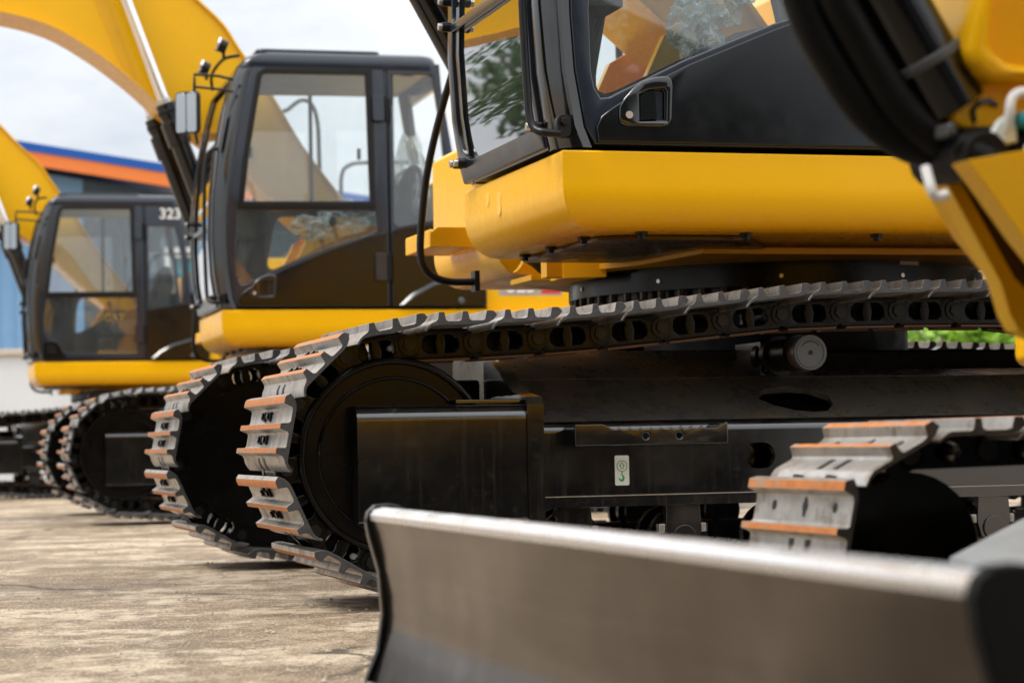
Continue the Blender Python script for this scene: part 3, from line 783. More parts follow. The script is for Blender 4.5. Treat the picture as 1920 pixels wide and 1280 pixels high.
    def grab():
        m = MB()
        m.tube([(1.20, 1.43, 2.42), (1.262, 1.435, 2.38), (1.283, 1.437, 2.2), (1.290, 1.438, 1.9), (1.288, 1.446, 1.7), (1.285, 1.456, 1.56), (1.282, 1.467, 1.47), (1.272, 1.482, 1.432), (1.25, 1.512, 1.415), (1.20, 1.515, 1.413)], .0125, 'rubber', 12)
        m.prism(rounded_rect(1.168, 1.212, 1.40, 1.47, .02, 5), 1.49, 1.522, 'rubber'); m.cyl((1.19, 1.522, 1.448), (1.19, 1.535, 1.448), .013, 'rubber', 6)
        return m
    upm('grab', grab, 'grab_bar', cab, bevel=.002)
    def lights():
        m = MB()
        m.tube([(1.10, .50, 2.95), (1.13, .7, 3.02), (1.12, 1.2, 3.04), (1.05, 1.42, 3.03)], .012, 'rubber', 8)
        for y, x, z in ((1.30, 1.13, 3.10), (.72, 1.17, 3.05)):
            m.cyl((x-.02, y, z), (x+.03, y, z+.02), .045, 'rubber', 18); m.cyl((x+.03, y, z+.02), (x+.045, y, z+.026), .05, 'chrome', 18); m.cyl((x, y, z-.07), (x, y, z), .012, 'rubber', 8)
        return m
    upm('lights', lights, 'work_light', cab, bevel=.003)
    def mirrors():
        m = MB(); mz = 2.62
        m.tube([(1.10, 1.50, 2.86), (1.20, 1.56, 2.87), (1.36, 1.60, 2.87), (1.362, 1.60, 2.80), (1.36, 1.60, 2.50), (1.345, 1.60, 2.42)], .010, 'rubber', 8, False)
        m.tube([(1.10, 1.50, 2.78), (1.20, 1.56, 2.785), (1.36, 1.60, 2.79)], .009, 'rubber', 8, False)
        # mirror head turned to face the operator, the camera side sees its glass
        u = Vector((-.80, .60, 0)); n = Vector((.60, .79, -.10)).normalized(); c = Vector((1.412, 1.62, mz))
        fn = lambda a, b, d: tuple(c+u*a+Vector((0, 0, b))+n*d)
        m.prism(rounded_rect(-.082, .082, -.135, .135, .03, 4), -.03, .012, 'rubber', fn); m.prism(rounded_rect(-.074, -.003, -.126, .126, .016, 4), .0125, .015, 'mirror', fn); m.prism(rounded_rect(.003, .074, -.126, .126, .016, 4), .0125, .015, 'mirror', fn)
        m.tube([(1.36, 1.60, 2.62), (1.39, 1.61, 2.62)], .016, 'rubber', 8, False)
        return m
    upm('mirrors', mirrors, 'mirror', cab, bevel=.003)
    # inside the cab
    def seat():
        m = MB()
        m.box(-.05, .50, .74, 1.20, 1.42, 1.62, 'rubber'); m.prism([(-.10, 1.64), (.50, 1.66), (.54, 1.72), (.48, 1.77), (0, 1.75), (-.08, 1.80)], .70, 1.22, 'seat')
        m.prism([(-.06, 1.74), (.04, 1.76), (-.08, 2.22), (-.13, 2.36), (-.21, 2.36), (-.25, 2.20), (-.16, 1.76)], .72, 1.20, 'seat')
        return m
    upm('seat', seat, 'seat', bevel=.03)
    def console():
        m = MB()
        m.prism([(-.10, 1.62), (.40, 1.66), (.46, 1.72), (.40, 1.78), (-.08, 1.82)], 1.26, 1.38, 'seat'); m.prism([(-.10, 1.55), (.36, 1.58), (.40, 1.64), (.36, 1.70), (-.10, 1.80), (-.3, 1.82), (-.3, 1.55)], .47, .62, 'seat')
        m.cyl((.38, 1.32, 1.76), (.42, 1.32, 1.94), .014, 'rubber', 10); m.ball((.424, 1.32, 1.96), .026, 'rubber', 2, (1, 1, 1.5))
        m.cyl((.34, .56, 1.70), (.36, .56, 1.90), .014, 'rubber', 10); m.ball((.362, .56, 1.92), .026, 'rubber', 2, (1, 1, 1.5))
        for y in (.86, 1.02): m.tube([(.92, y, 1.42), (.98, y, 1.62), (.90, y, 1.86), (.86, y, 1.93)], .012, 'rubber', 8)
        m.box(.74, 1.15, .452, .47, 1.42, 2.11, 'hose'); m.box(.93, 1.09, 1.14, 1.34, 1.84, 2.04, 'rubber'); m.box(1.0, 1.05, 1.2, 1.27, 1.42, 1.85, 'rubber')  # first box: dark sheet added to darken the view into the cab
        m.tube([(.93, 1.34, 2.01), (.87, 1.36, 2.0), (.86, 1.36, 1.90), (.93, 1.34, 1.87)], .008, 'rubber', 8)
        return m
    upm('console', console, 'control_console', bevel=.006)
    def bar():
        m = MB(); m.box(.40, .424, .445, .47, 2.08, 2.98, 'rubber')
        m.box(.975, .995, 1.42, 1.455, 2.36, 2.43, 'rubber'); m.box(.255, .275, 1.42, 1.455, 2.36, 2.43, 'rubber'); return m
    upm('bar', bar, 'wiper', cab)
    # engine house, black side panel, counterweight
    def house():
        m = MB()
        m.prism(rounded_rect(-2.05, -.575, 1.367, 2.42, .02), 1.30, 1.47, 'yellow')
        m.prism([(-2.05, 1.367), (-.41, 1.367), (-.41, 2.30), (-.6, 2.42), (-2.05, 2.42)], -1.38, 1.298, 'yellow_dull')
        m.box(-.56, -.405, 1.30, 1.478, 1.37, 2.3, 'panel')
        m.prism([(-.36, 1.367), (-.36, 2.15), (-.6, 2.25), (-2.05, 2.25), (-2.05, 1.367)], -1.42, -1.385, 'yellow')
        return m
    hs = upm('house', house, 'engine_housing', bevel=.008)
    def weight():
        m = MB(); pl = [(-2.07, -1.40), (-2.07, 1.44), (-2.45, 1.36), (-2.75, .9), (-2.85, 0), (-2.75, -.9), (-2.45, -1.36)]
        m.loft([[(x, y, z) for x, y in pl] for z in (1.06, 2.26)], 'black'); return m
    upm('weight', weight, 'counterweight', bevel=.04)
    # boom (two bent side plates with top and bottom plates closing the box)
    low_ = [(.10, 1.72), (.30, 1.93), (.612, 2.20), (.828, 2.41), (1.10, 2.64), (1.28, 2.765), (1.42, 2.86), (1.52, 2.955), (1.67, 3.085), (1.902, 3.255), (2.191, 3.415), (2.55, 3.50), (3.0, 3.525), (4.2, 3.37), (5.6, 2.87)]
    upp = [(5.65, 3.05), (4.4, 3.75), (3.3, 4.28), (2.5, 4.40), (1.95, 4.30), (1.55, 4.02), (1.20, 3.66), (.99, 3.459), (.869, 3.274), (.657, 2.975), (.434, 2.60), (.152, 2.223), (-.06, 1.93), (-.05, 1.76)]
    def cr(P):
        Q = []
        for j in range(len(P)-1):
            a = Vector(P[max(0, j-1)]); b = Vector(P[j]); c = Vector(P[j+1]); d = Vector(P[min(len(P)-1, j+2)])
            for q in range(4):
                t = q/4; Q.append(tuple(.5*((2*b)+(c-a)*t+(2*a-5*b+4*c-d)*t*t+(3*b-a-3*c+d)*t**3)))
        return Q+[tuple(P[-1])]
    low_, upp = cr(low_), cr(upp)
    def boom():
        m = MB(); poly = low_+upp
        m.prism(poly, -.24, -.225, 'yellow'); m.prism(poly, .225, .24, 'yellow')
        P = low_+upp; cx, n = 0, len(P)
        for a, b in list(zip(low_, low_[1:]))+list(zip(upp, upp[1:])):
            d = Vector((b[0]-a[0], 0, b[1]-a[1])).normalized(); nn = Vector((d.z, 0, -d.x))
            q = [(a[0]+nn.x*.004, a[1]+nn.z*.004), (b[0]+nn.x*.004, b[1]+nn.z*.004), (b[0]-nn.x*.012, b[1]-nn.z*.012), (a[0]-nn.x*.012, a[1]-nn.z*.012)]
            m.prism(q, -.262, .262, 'yellow')
        m.prism([(1.60, 3.05), (1.69, 3.12), (1.93, 3.72), (1.83, 3.72)], .2402, .246, 'yellow_dull')
        m.cyl((1.86, -.45, 4.09), (1.86, .45, 4.09), .055, 'steel', 20)
        m.box(.80, .90, .240, .252, 2.55, 2.62, 'yellow_dull')
        return m
    upm('boom', boom, 'boom')
    (bx, bz), (mx_, mz_), (tx, tz) = cyl_line
    for y in (.36, -.36):
        m = MB()
        m.cyl((bx, y, bz), (mx_, y, mz_), .066, 'panel', 24); 
        d = Vector((mx_-bx, 0, mz_-bz)).normalized()
        e = Vector((mx_, y, mz_)); m.cyl(e-d*.30, e-d*.13, .083, 'panel', 24); m.cyl(e-d*.10, e, .073, 'panel', 24); m.cyl(e-d*.075, e-d*.045, .078, 'rubber', 24)
        m.cyl((bx, y-.06, bz), (bx, y+.06, bz), .09, 'panel', 20)
        c = m.build('boom_cylinder', root, .004); c.location.x += dx_up
        m = MB(); m.cyl(e-d*.01, (tx, y, tz), .043, 'chrome', 24); m.cyl(Vector((tx, y, tz))-d*.02, Vector((tx, y, tz))-d*.14, .05, 'steel', 20); m.cyl(e-d*.005, e+d*.035, .052, 'steel', 20)
        rod = m.build('piston_rod', c, .002)
    def hose():
        m = MB()
        m.tube([(1.02, -.38, 2.10), (1.01, -.42, 1.96), (1.035, -.50, 1.816), (1.07, -.53, 1.668), (1.096, -.55, 1.531), (1.114, -.56, 1.384), (1.122, -.57, 1.238), (1.105, -.57, 1.172), (1.065, -.57, 1.135), (1.0, -.57, 1.118), (.90, -.57, 1.118)], .015, 'rubber', 10)
        m.box(.89, .91, -.60, -.54, 1.08, 1.16, 'rubber'); return m
    upm('hose', hose, 'hose')
    if 'stick' not in CACHE or True:
        def stick():
            m = MB(); m.prism([(5.45, 3.35), (5.75, 3.40), (6.05, 2.6), (5.75, .95), (5.55, .95), (5.45, 2.3)], -.16, .16, 'yellow'); return m
        upm('stick', stick, 'dipper_arm', bevel=.02)
        def bucket():
            m = MB(); pr = [(5.72, .95), (5.52, 1.0), (5.10, .92), (4.80, .62), (4.74, .30), (4.95, .06), (5.35, .01), (5.40, .06), (5.05, .14), (4.90, .34), (4.96, .58), (5.20, .80), (5.55, .86)]
            m.prism(pr, -.55, .55, 'trim'); out = pr[:7]
            for y in (-.55, .53): m.prism(out, y, y+.02, 'trim')
            for q in range(5): m.prism([(5.30, .02), (5.36, .07), (5.62, .035), (5.60, .02)], -.53+q*.25, -.45+q*.25, 'steel')
            return m
        upm('bucket', bucket, 'bucket', bevel=.008)
    # model number on the engine housing and maker's plates under the deck
    T = FACE_L(-.815, 1.4745, 1.520); T[0][3] += dx_up
    d0 = text_mesh('model_number', '323', .135, 'white', root, T, .001)
    m = MB(); m.prism([(-.955, 1.472), (-1.09, 1.472), (-1.12, 1.58), (-.985, 1.58)], 1.4705, 1.4720, 'red'); m.prism([(-.66, 1.458), (-1.10, 1.458), (-1.135, 1.592), (-.67, 1.592)], 1.4701, 1.4704, 'plate')
    put(m, 'number_decal')
    for x, y, zz_ in ((-.205, .902, 1.19), (-.325, .745, 1.082)):
        m = MB(); m.box(x-.038, x+.038, y-.001, y+.001, zz_-.014, zz_+.014, 'plate')
        for q in range(3): m.box(x-.03+.01*q, x+.026, y+.0012, y+.0016, zz_-.009+q*.007, zz_-.0075+q*.007, 'dark_grey')
        put(m, 'rating_plate')
    return root

CACHE = {}
JOINTS = resample(big_path(), .2035, 1.222)
CY1 = ((.665, 1.36), (1.40, 2.68), (1.72, 3.25))
CY2 = ((.86, 1.36), (1.41, 2.865), (1.86, 4.09))
E1 = make_excavator('excavator', 1, 'big excavator whose sharp black track and yellow cab deck fill the middle', (.8845, 8.5159), 16.3, 0, 0, CY1)
E2 = make_excavator('excavator', 2, 'excavator whose whole black cab and raised boom show behind the sharp track', (-1.0763, 16.1669), 15.1, .03, .145, CY2)
E3 = make_excavator('excavator', 3, 'farthest excavator, blurred, with 323 in white on its cab', (-4.0054, 24.2040), 15.1, .03, .10, CY2)
for ch in E3.children:
    if ch.name.startswith('boom') and not ch.name.startswith('boom_c'): ch.location.x += .05; ch.location.z += .05
T = FACE_L(-.155, 1.490, 2.865); T[0][3] += .0
text_mesh('cab_number', '323', .15, 'white', E3, T, .001)
m = MB(); m.box(.27, .50, 1.05, 1.08, 1.72, 1.92, 'rubber'); m.build('monitor', E3, .01)
text_mesh('monitor_logo', 'CAT', .11, 'gold', E3, FACE_L(.385, 1.083, 1.83), .002)

# clear film left on the seats
def film(name, label, root, blobs, dx=0):
    m = MB()
    for c, r, sc in blobs: m.ball(c, r, 'film', 4, sc, .55)
    o = m.build(name, None, 0, 20); o.matrix_world = root.matrix_basis
    return tag(o, label, 'plastic sheet')
film('plastic_sheet', 'crumpled clear plastic sheet on the seat, seen through the nearest cab window', E1, [((.535, .92, 1.865), .085, (1.0, .9, .95)), ((.47, .93, 1.955), .09, (1, .9, .9)), ((.40, .95, 2.06), .10, (1, .9, .9))])
film('plastic_sheet', 'crumpled clear plastic sheet in the cab of the second excavator', E2, [((.52, .95, 1.95), .10, (1.3, .9, .7)), ((.28, .98, 2.03), .11, (1.4, .9, .8)), ((-.17, .98, 2.25), .2, (.5, 1, 1.5))])

# ------------------------------------------------------------------ small dozer-bladed excavator in front
MI = tag(empty('mini_excavator', (.0959, 3.1473, 0), R(180+16.5)), 'small excavator in front with a grey dozer blade and a rusty-tipped track', 'excavator')
def blade():
    m = MB()
    # moulded section, concave ahead: (x, z)
    fr = [(.052, .030), (.040, .065), (.028, .098), (.018, .140), (.015, .170), (.017, .205), (.022, .240), (.030, .285), (.040, .325), (.046, .345)]
    bk = [(x-.020, z) for x, z in reversed(fr)]
    lip = [(.048, .356), (.040, .366), (.022, .370), (.008, .368), (-.002, .358)]
    n = 12
    rows = [-1.14+2.355*j/n for j in range(n+1)]
    sec = fr+lip+[(-.004, .345)]+bk[1:]
    i0 = m.mi('blade'); i1 = m.mi('blade_edge')
    V = [[m.bm.verts.new((x, y, z)) for x, z in sec] for y in rows]
    for A, B in zip(V, V[1:]):
        for q in range(len(sec)):
            w = (q+1) % len(sec); top = len(fr)-1 <= q <= len(fr)+len(lip)-1
            m.face([A[q], A[w], B[w], B[q]], i1 if top else i0)
    m.face(V[0], i0); m.face(V[-1][::-1], i0)
    bmesh.ops.recalc_face_normals(m.bm, faces=m.bm.faces[:])
    m.prism([(.066, .004), (.058, .045), (.050, .045), (.046, .004)], -1.14, 1.215, 'steel')
    return m
bl = blade().build('dozer_blade', MI, 0, 40)
for s in (-1, 1):
    m = MB()
    pl = [(.062, .005), (.058, .05), (.036, .10), (.026, .17), (.032, .25), (.050, .315), (.055, .345), (.050, .362), (.036, .374), (.010, .376), (-.012, .372), (-.030, .355), (-.055, .30), (-.06, .10), (-.03, .005)]
    if s > 0: pl = [(x*1.0, z) for x, z in pl]
    m.prism(pl, *((1.2155, 1.24) if s > 0 else (-1.165, -1.141)), 'hose' if s > 0 else 'panel')
    m.build('end_plate', bl, .004)
m = MB()
for s in (-1, 1):
    m.prism([(-.02, .20), (-.02, .10), (-.75, .12), (-1.5, .26), (-1.5, .34), (-.75, .22)], s*.42-.05, s*.42+.05, 'panel')
m.loft([[(-.638, -.142, .300), (-1.026, -.60, .338), (-1.35, -.60, .360), (-1.35, .25, .345), (-.60, .166, .296)], [(-.638, -.142, .285), (-1.026, -.60, .323), (-1.35, -.60, .345), (-1.35, .25, .330), (-.60, .166, .281)]], 'alloy')
m.build('blade_arm', MI, .006)
# rubberless steel tracks, two ribs to a plate
def mini_path():
    r = .185; top = [(-1.2, .462), (-1.9, .474), (-2.5, .462)]
    return top+arc(-2.72, .27, r, 92, 266, 9)+[(-2.5, .078), (-1.1, .078)]+arc(-.93, .272, r, -80, 88, 10)
MJ = resample(mini_path(), .162, -1.25)
def mini_shoe(w=.45):
    m = MB(); o = .026; st = MJ[1]
    pr = [(-.004, -.012), (.008, -.003), (.02, 0), (st-.02, 0), (st-.004, .005), (st+.012, .016), (st+.004, .032), (st-.014, .032), (st-.020, .012), (st-.03, .009),
          (st*.55, .009), (st*.52, .013), (st*.50, .032), (st*.42, .032), (st*.40, .013), (st*.37, .009), (.02, .009), (.008, .004), (-.008, -.008)]
    pr = [(u, v+o) for u, v in pr]
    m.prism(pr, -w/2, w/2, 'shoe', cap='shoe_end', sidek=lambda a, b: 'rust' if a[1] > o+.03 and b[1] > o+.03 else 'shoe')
    for yy in (.02, -.055): m.prism([(.022, o+.0105), (.022, o+.0085), (st*.36, o+.0085), (st*.36, o+.0105)], yy-.011, yy+.011, 'rubber')
    m.cyl((st*.74, -.016, o+.0085), (st*.74, -.016, o+.0105), .012, 'rubber', 12); 
    m.prism([(st*.62, o+.0085), (st*.86, o+.0085), (st*.86, o+.0106), (st*.62, o+.0106)], -.022, -.010, 'rubber')
    for yy in (.13, -.15): m.cyl((st*.74, yy, o+.0085), (st*.74, yy, o+.0105), .010, 'rubber', 12)
    return m
ms = None
for s in (-1, 1):
    m = MB()
    st = MJ[1]
    for F in shoe_frames(MJ[0], s*.935):
        for q in (-1, 1):
            fn = lambda u, v, a: tuple(F @ Vector((u, a, v)))
            m.plate([(-.02, -.036), (st+.02, -.036), (st+.02, .026), (-.02, .026)], [[(st*.5+.030*math.cos(R(t)), -.006+.022*math.sin(R(t))) for t in range(0, 360, 40)]], q*.075-.012, q*.075+.012, 'chain', fn)
        m.cyl(F @ Vector((0, -.095, -.004)), F @ Vector((0, .095, -.004)), .022, 'pin', 10)
    tr = m.build('track', MI)
    for F in shoe_frames(MJ[0], s*.935):
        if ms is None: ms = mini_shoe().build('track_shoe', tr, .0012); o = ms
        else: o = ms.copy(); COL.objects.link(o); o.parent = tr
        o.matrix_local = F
    for wx, wz, wr in ((-.93, .272, .145), (-2.72, .27, .145), (-1.3, .16, .075), (-1.66, .16, .075), (-2.02, .16, .075), (-2.38, .16, .075)):
        m = MB(); m.cyl((wx, s*.86, wz), (wx, s*1.01, wz), wr, 'chain', 32); m.build('track_wheel', MI, .004)
    m = MB(); m.box(-2.6, -1.02, min(s*.84, s*1.03), max(s*.84, s*1.03), .19, .28, 'hose'); m.build('track_frame', MI, .012)
m = MB()
m.cyl((-1.82, 0, .30), (-1.82, 0, .58), .48, 'under', 40)
m.loft([[(x*k-1.92*(1-k), y*k, z) for x, y in ((-1.10, -.5), (-1.10, .5), (-1.25, 1.02), (-2.4, 1.05), (-2.85, .6), (-2.85, -.6), (-2.4, -1.05), (-1.25, -1.02))] for z, k in ((.585, .93), (.63, 1), (1.28, 1), (1.33, .97))], 'yellow')
m.build('body', MI, .01)
m = MB()
for x, y in ((-1.25, .12), (-1.25, .98), (-2.3, .98), (-2.3, .12)): m.box(x-.04, x+.04, y-.04, y+.04, 1.33, 2.50, 'panel')
m.box(-2.4, -1.2, .06, 1.04, 2.50, 2.56, 'panel'); m.build('cab', MI, .012)
# swing post that carries the boom
m = MB()
arm = [(-.512, .930), (-.528, .935), (-.545, .915), (-.610, .802), (-.662, .712), (-.676, .665), (-.690, .640), (-.72, .628), (-.735, .640), (-.725, .68), (-.685, .72), (-.635, .805), (-.572, .91), (-.545, .945)]
m.prism(arm, -.04, .0, 'yellow')
m.prism([(-.62, .93), (-.70, .80), (-.77, .72), (-.82, .67), (-1.1, .66), (-1.1, .95), (-.66, .95)], -.22, -.16, 'yellow_dull'); m.prism([(-.555, .925), (-.60, .85), (-.66, .745), (-.70, .69), (-.76, .66), (-1.1, .66), (-1.1, .90), (-.70, .925)], -.039, -.03, 'shade_brown')  # brown sheet paints the shade between the post's two plates
m.prism([(-.533, .874), (-.562, .838), (-.618, .765), (-.70, .67), (-1.1, .64), (-1.1, .90), (-.68, .90)], .10, .15, 'yellow')
m.build('swing_post', MI, .012)
m = MB()
brk = [(-.551, .940), (-.556, .962), (-.566, .979), (-.586, .996), (-.615, 1.006), (-.70, 1.022), (-.82, 1.02), (-1.0, .98), (-1.0, .88), (-.80, .86), (-.70, .875), (-.64, .905)]
m.prism(brk, -.05, .06, 'yellow')
bt = m.build('boom_foot', MI, .012)
m = MB(); m.tube([(-.593, .0625, .942), (-.590, .0625, .958), (-.600, .0625, .970), (-.617, .0625, .974), (-.630, .0625, .967)], .0042, 'trim', 8, False); m.build('grab_mark', bt)
m = MB()
cr = [(-.605, 1.29), (-.587, 1.114), (-.568, 1.045), (-.572, 1.026), (-.585, 1.010), (-.605, 1.0), (-.66, .998), (-.86, .998), (-.95, 1.05), (-.95, 1.29)]
ci = [(-.632, 1.25), (-.614, 1.115), (-.604, 1.055), (-.611, 1.040), (-.630, 1.026), (-.66, 1.022), (-.82, 1.024), (-.86, 1.06), (-.86, 1.25)]
m.prism(cr, -.10, .05, 'yellow')
m.plate(cr, [ci], .051, .10, 'yellow', ch=.012)
m.prism([(-.40, 2.0), (-.56, 1.28), (-.90, 1.28), (-.80, 1.9)], -.10, .10, 'yellow'); m.prism([(-.40, 2.0), (-.80, 1.9), (1.6, 2.75), (1.7, 2.95)], -.10, .10, 'yellow')
m.prism([(1.60, 2.95), (1.85, 2.9), (1.75, 1.0), (1.6, 1.0)], -.09, .09, 'yellow')
m.build('boom', MI, .012)
m = MB()
a, b = Vector((-.575, .03, .965)), Vector((-.235, .03, 1.53))
d = (b-a).normalized()
m.cyl(a, b, .052, 'panel', 24); m.cyl(a+d*.075, a+d*.09, .057, 'dark_grey', 24); m.cyl(b, b+d*.25, .03, 'chrome', 16)
m.build('boom_cylinder', MI, .003)
hz = []
base = [(-.262, 1.36), (-.322, 1.22), (-.350, 1.13), (-.376, 1.068), (-.410, 1.013), (-.452, .962), (-.500, .926), (-.552, .908)]
for q, (off, y) in enumerate(((0, 0), (.052, -.03), (.045, .03), (.10, .0), (.145, -.04))):
    pth = []
    for j, (x, z) in enumerate(base):
        f = 1-.5*max(0, j-4)/3
        pth.append((x-off*.86*f, z+off*.30*f*(j > 2)))
    pth.append((pth[-1][0]-.06, pth[-1][1]-.006+off*.1)); hz.append((pth, y))
for pth, y in hz:
    m = MB(); m.tube([(x, y, z) for x, z in pth], .029, 'hose', 14)
    for q in range(9, 40, 3): pass
    e = Vector((pth[-2][0], y, pth[-2][1])); e2 = Vector((pth[-1][0], y, pth[-1][1])); m.cyl(e.lerp(e2, .3), e.lerp(e2, .9), .034, 'hose', 14); m.build('hose', MI)
m = MB()
m.cyl((-.575, -.05, .895), (-.575, .13, .885), .036, 'hose', 14); m.cyl((-.58, .05, .90), (-.70, .12, .90), .036, 'hose', 14); m.cyl((-.545, .10, .905), (-.585, .13, .870), .022, 'hose', 12)
m.box(-.545, -.53, .02, .10, .915, .935, 'dark_grey')
m.build('hose_fitting', MI, .006)
for pts in ([(-.614, .11, .905), (-.615, .125, .945), (-.619, .125, .966), (-.632, .125, .976), (-.66, .125, .978)], [(-.487, .11, .868), (-.487, .125, .838), (-.494, .125, .825), (-.512, .125, .828)], [(-.645, .125, .90), (-.638, .13, .874), (-.628, .13, .856), (-.606, .12, .849)]):
    m = MB(); m.tube(pts, .0075, 'white', 8); m.build('lock_clip', MI)
m = MB(); m.cyl((-.640, .11, .937), (-.640, .14, .937), .013, 'teal', 12); m.prism([(-.588, .916), (-.602, .936), (-.612, .944), (-.63, .93), (-.63, .905), (-.60, .905)], .105, .12, 'sticker'); m.build('hose_cap', MI, .003)

# ------------------------------------------------------------------ setting
def grid_obj(name, x0, x1, y0, y1, n, k):
    me = bpy.data.meshes.new(name); bm = bmesh.new()
    V = [[bm.verts.new((x0+(x1-x0)*i/n, y0+(y1-y0)*j/n, 0)) for i in range(n+1)] for j in range(n+1)]
    for j in range(n):
        for i in range(n): bm.faces.new((V[j][i], V[j][i+1], V[j+1][i+1], V[j+1][i]))
    bm.to_mesh(me); bm.free(); me.materials.append(M[k]); o = bpy.data.objects.new(name, me); COL.objects.link(o); return o
gr = grid_obj('ground', -400, 400, -120, 680, 8, 'ground'); tag(gr, kind='structure')

# loose grit on the concrete
random.seed(21)
gm = MB(); gi = gm.mi('grit')
for q in range(2600):
    y = 4.4+9*random.random()**1.5; x = random.uniform(-.245*y-.2, .12*y); r = random.choice((.002, .003, .003, .004, .005, .008))*random.uniform(.7, 1.3)
    c = Vector((x, y, r*.35)); vs = [gm.bm.verts.new(c+Vector((math.cos(a)*r*random.uniform(.7, 1.2), math.sin(a)*r*random.uniform(.7, 1.2), random.uniform(-.2, .2)*r))) for a in (0, 1.25, 2.5, 3.75, 5.0)]
    t = gm.bm.verts.new(c+Vector((0, 0, r*random.uniform(.5, .9))))
    for j in range(5): gm.face([vs[j], vs[(j+1) % 5], t], gi)
o = gm.build('gravel', None, 0, 10); tag(o, 'loose grit scattered over the concrete yard', 'gravel', kind='stuff')

# building far behind on the left: mono-pitch roof with blue and orange fascia
BY = 45.0
bd = empty('building', (0, BY, 0)); tag(bd, 'blue warehouse with a sloping blue and orange roof edge behind the far excavator', 'building')
rt = lambda x: 6.55-.178*(x+9.41)
m = MB()
m.prism([(-14.5, 0), (-8.6, 0), (-8.6, rt(-8.6)-.50), (-14.5, rt(-14.5)-.50)], 0, 9, 'wall_blue', lambda u, v, a: (u, a, v))
for q in range(20): m.box(-14.4+q*.29, -14.35+q*.29, -.02, 0, 0, 4.6, 'wall_blue')
m.build('wall', bd)
m = MB(); 
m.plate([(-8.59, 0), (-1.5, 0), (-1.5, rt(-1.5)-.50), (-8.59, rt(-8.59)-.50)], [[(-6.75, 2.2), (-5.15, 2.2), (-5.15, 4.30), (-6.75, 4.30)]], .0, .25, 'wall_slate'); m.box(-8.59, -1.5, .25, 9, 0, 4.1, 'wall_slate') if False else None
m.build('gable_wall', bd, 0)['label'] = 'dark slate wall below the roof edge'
wf = MB(); wf.plate([(-6.95, 2.0), (-4.95, 2.0), (-4.95, 4.5), (-6.95, 4.5)], [[(-6.75, 2.2), (-5.15, 2.2), (-5.15, 4.30), (-6.75, 4.30)]], -.06, .0, 'white'); wfo = wf.build('window', bd)
wg = MB(); i = wg.mi('glass_front'); wg.box(-6.75, -5.15, .10, .12, 2.2, 4.3, 'teal'); wg.build('pane', wfo)
m = MB()
m.prism([(-15, rt(-15)), (-1, rt(-1)), (-1, rt(-1)-.17), (-15, rt(-15)-.17)], -.90, 9.5, 'roof_blue'); rf = m.build('roof', bd)
m = MB(); m.prism([(-15, rt(-15)-.172), (-1, rt(-1)-.172), (-1, rt(-1)-.44), (-15, rt(-15)-.44)], -.88, -.70, 'roof_orange'); m.build('fascia', rf)['label'] = 'orange band under the blue roof edge'

# white boundary wall
bw = empty('boundary_wall', (0, 32, 0)); tag(bw, 'low white rendered wall between the far excavator and the blue warehouse', 'wall')
m = MB(); m.box(-17, 1.5, 0, .2, 0, 1.84, 'wall_white'); m.build('wall_panel', bw)
m = MB(); m.box(-17.05, 1.55, -.05, .25, 1.842, 1.93, 'beige'); m.build('coping', bw, .01)

ws_ = empty('unseen_shed', (9.8, -7.8, 0), R(147)); tag(ws_, 'unseen dark shed added for the black cab panels to mirror', 'building')  # shed out of view, added to give the glossy panels dark reflections
m = MB(); m.box(-11, 16, 0, 8, 0, 5.1, 'shed'); m.build('wall', ws_)
m = MB(); m.prism([(-.5, 5.102), (8.6, 5.102), (8.6, 5.5), (-.5, 5.3)], -11.3, 16.5, 'shed', lambda u, v, a: (a, u, v)); m.build('roof', ws_)
for q in range(4):
    m = MB(); m.box(-10+q*6.4, -5.5+q*6.4, -.06, -.002, 0, 3.8, 'dark_grey' if q == 2 else 'rubber'); m.build('roller_door', ws_)

# leaf clumps
def leaves(m, c, r, n, k, size, sc=(1, 1, 1)):
    i = m.mi(k)
    for _ in range(n):
        while True:
            p = Vector((random.uniform(-1, 1), random.uniform(-1, 1), random.uniform(-1, 1)))
            if p.length < 1: break
        p = p*(.55+.45*p.length)
        q = Vector((c[0]+p.x*r*sc[0], c[1]+p.y*r*sc[1], c[2]+p.z*r*sc[2]))
        a = Vector((random.gauss(0, 1), random.gauss(0, 1), random.gauss(0, 1))).normalized(); b = a.orthogonal().normalized(); s = size*random.uniform(.6, 1.4)
        m.face([m.bm.verts.new(q+a*s), m.bm.verts.new(q+b*s*.5), m.bm.verts.new(q-a*s), m.bm.verts.new(q-b*s*.5)], i)

def tree(loc, h, r, label, seed):
    random.seed(seed); t = tag(empty('tree', (*loc, 0)), label, 'tree', 'trees beyond the yard')
    m = MB(); m.cyl((0, 0, -.1), (.1, 0, h*.5), r*.09, 'bark', 12, r*.05)
    cl = []
    for q in range(14):
        a = random.uniform(0, 6.28); d = r*random.uniform(.25, .8); z = h*random.uniform(.45, .92)
        c = (d*math.cos(a), d*math.sin(a), z); cl.append(c); m.cyl((.08, 0, h*.42), c, r*.035, 'bark', 6, r*.008)
    m.build('trunk', t)
    m = MB()
    for c in cl: leaves(m, c, r*random.uniform(.25, .45), 330, 'leaf', .11)
    m.build('crown', t)
tree((-20, 33), 8.5, 3.8, 'leafy green tree standing left of the blue warehouse', 3)
tree((-15.5, 26), 6.0, 2.8, 'smaller leafy tree near the white wall end', 5)
random.seed(11)
hg = MB()
for q in range(44): leaves(hg, (4.0+q*.13, random.uniform(-.2, .2), random.uniform(.5, 1.72)), .55, 420, 'leaf_bright', .07)
o = hg.build('hedge', None); o.location = (0, 26, 0); tag(o, 'bright green hedge glimpsed under the right end of the main track', 'hedge')
